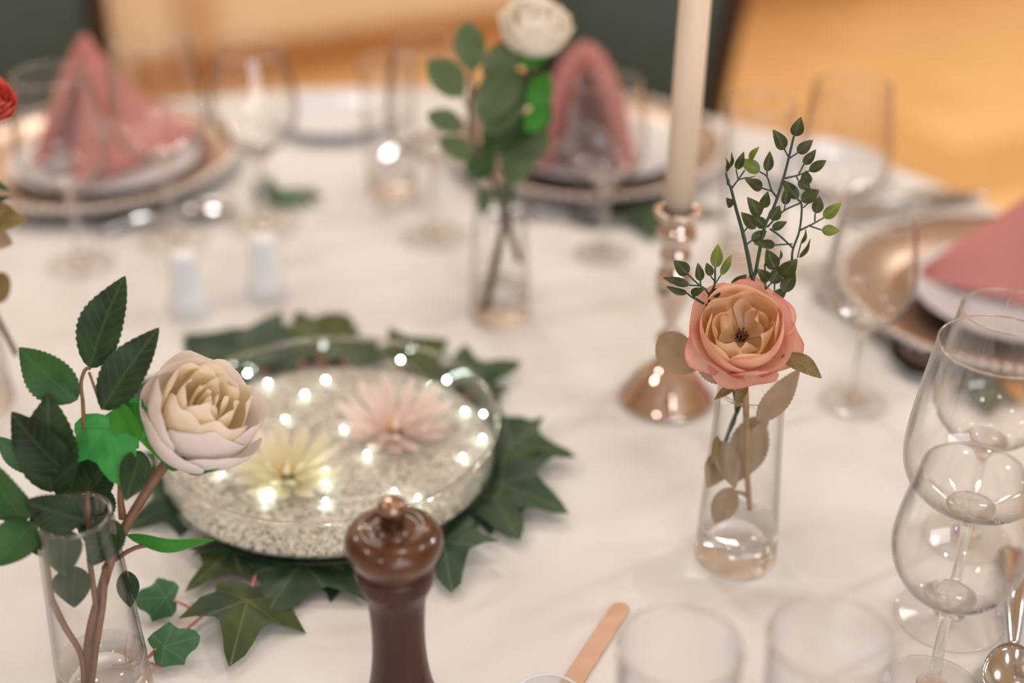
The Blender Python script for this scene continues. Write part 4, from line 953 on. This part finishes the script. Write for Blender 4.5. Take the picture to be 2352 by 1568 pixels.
t = thing('ivy_sprig', 'small ivy sprig with pink stems lying right of the bottom left vase', 'ivy', at(400, 1430))
ivy('leaf', at(402, 1372, TZ+.012), at(302, 1372, TZ+.014), (.1, -.4, .9), IVYS, t, .12, .05, 1.0, IVYR, 3)
ivy('leaf', at(355, 1492, TZ+.012), at(466, 1455, TZ+.014), (.1, -.4, .9), IVYS, t, .12, .05, .9, IVYR, 8)
parts = [tube(spline([at(x_, y_, TZ+h_) for x_, y_, h_ in P], 5), r_, 6) for P, r_ in [([(500, 1360, .012), (460, 1418, .004), (345, 1505, .006), (300, 1532, .003), (262, 1536, .003)], [.0012, .0009]), ([(455, 1412, .005), (430, 1392, .008), (398, 1378, .012)], .0009), ([(345, 1503, .006), (358, 1490, .012)], .0009), ([(300, 1532, .003), (300, 1495, .006), (312, 1462, .010)], .0009), ([(330, 1516, .005), (372, 1533, .003)], .0008)]]
V, F = join(*parts); mk('stem', V, F, PSTEM, t)
def far_ivy(label, px, py, pts):
    t = thing('ivy_sprig', label, 'ivy', at(px, py))
    for k, (b_, q_, mt) in enumerate(pts): ivy('leaf', at(b_[0], b_[1], TZ+.012), at(q_[0], q_[1], TZ+.010), (0, -.4, 1), mt, t, .12, .06, .95, seed=int(px)+k)
    P = spline([at(pts[0][0][0], pts[0][0][1], TZ+.004)]+[at(b_[0], b_[1]+3, TZ+.004) for b_, _, _ in pts[1:]], 4)
    V, F = tube(P, .0014, 6); mk('stem', V, F, BSTEM, t)
far_ivy('dark ivy sprig on the cloth right of the small wine glass at far left', 655, 445, [((640, 432), (585, 460), IVYM), ((650, 440), (690, 468), IVYS), ((700, 445), (745, 450), IVYM), ((615, 425), (575, 415), IVYM)])
far_ivy('dark ivy sprig between the middle charger and the candlestick', 1485, 490, [((1465, 462), (1500, 540), IVYM), ((1490, 470), (1525, 500), IVYM), ((1470, 480), (1430, 470), IVYM)])
far_ivy('added ivy leaf standing in for a green refraction in the right edge wine glasses', 2285, 900, [((2260, 872), (2275, 945), IVYM), ((2250, 868), (2215, 880), IVYM)])  # leaves put in for the green refracted by the glasses
ORL = leaf_mat('orange_refraction', (.62, .27, .08), (.74, .36, .12), (.5, .2, .06), nveins=5)  # orange refraction in the glass, given as a leaf colour
o = leaf('refraction_leaf', at(2290, 865, TZ+.006), at(2352, 925, TZ+.006), .018, (0, -.3, 1), ORL, None, 'rose'); tag(o, 'added orange leaf standing in for a refraction in the right wine glasses', 'leaf')  # made-up leaf in place of orange refracted through the glass

# ------------------------------------------------------------------ plastic cup and wooden stick at the bottom edge
cpt = at(1258, 1608, TZ+.030)
t = thing('plastic_cup', 'small clear plastic cup cut by the bottom edge', 'cup', (cpt.x, cpt.y, TZ+0.0006))
PLAST = thin_glass('clear_plastic', (.94, .95, .96), (.55, .58, .62), 1.45)
V, F = join(lathe([(0, 0), (.0165, 0), (.0180, .002), (.0210, .028), (.0222, .030)], 48), lathe([(0, .001), (.0160, .001), (.0200, .028), (.0208, .030)], 48)); mk('cup_wall', V, F, PLAST, t, local=True)
V, F = lathe([(.0215+.0011*math.cos(q), .030+.0011*math.sin(q)) for q in [2*PI*k/8 for k in range(9)]], 48); mk('rolled_rim', V, F, simple('milky_plastic', (.70, .74, .78), .2, 0, (.74, .78, .82), 20), t, local=True)
p0 = at(1432, 1388, TZ+.0005); p1 = at(1268, 1640, TZ+.0005)
b7, xx, yy, nn, L = frame_of(p0, p1, (0, 0, 1)); hw = .0066
prof2 = [(hw-hw*math.cos(q), hw*math.sin(q)) for q in [PI*k/12-PI/2 for k in range(0)]]
O2 = [(hw-hw*math.cos(q-PI/2), hw*math.sin(q-PI/2)) for q in [PI*k/12 for k in range(13)]] + [(L-hw+hw*math.cos(q-PI/2)*1, -hw*math.sin(q-PI/2)) for q in [PI*k/12 for k in range(13)]]
O2 = [(u, -v) for u, v in [(hw-hw*math.sin(q), hw*math.cos(q)) for q in [PI*k/12 for k in range(13)]] + [(L-hw+hw*math.sin(q), -hw*math.cos(q)) for q in [PI*k/12 for k in range(13)]]]
V = [b7+xx*u+yy*v for u, v in O2]+[b7+xx*u+yy*v+nn*.0018 for u, v in O2]; n2 = len(O2)
F = [tuple(range(n2)), tuple(range(2*n2-1, n2-1, -1))]+[(i, n2+i, n2+(i+1) % n2, (i+1) % n2) for i in range(n2)]
o = mk('wooden_stick', V, F, STICKWOOD, None, smooth=False); bevel(o, .0004, 2); tag(o, 'peach wooden stick with a rounded end lying on the cloth', 'stick')
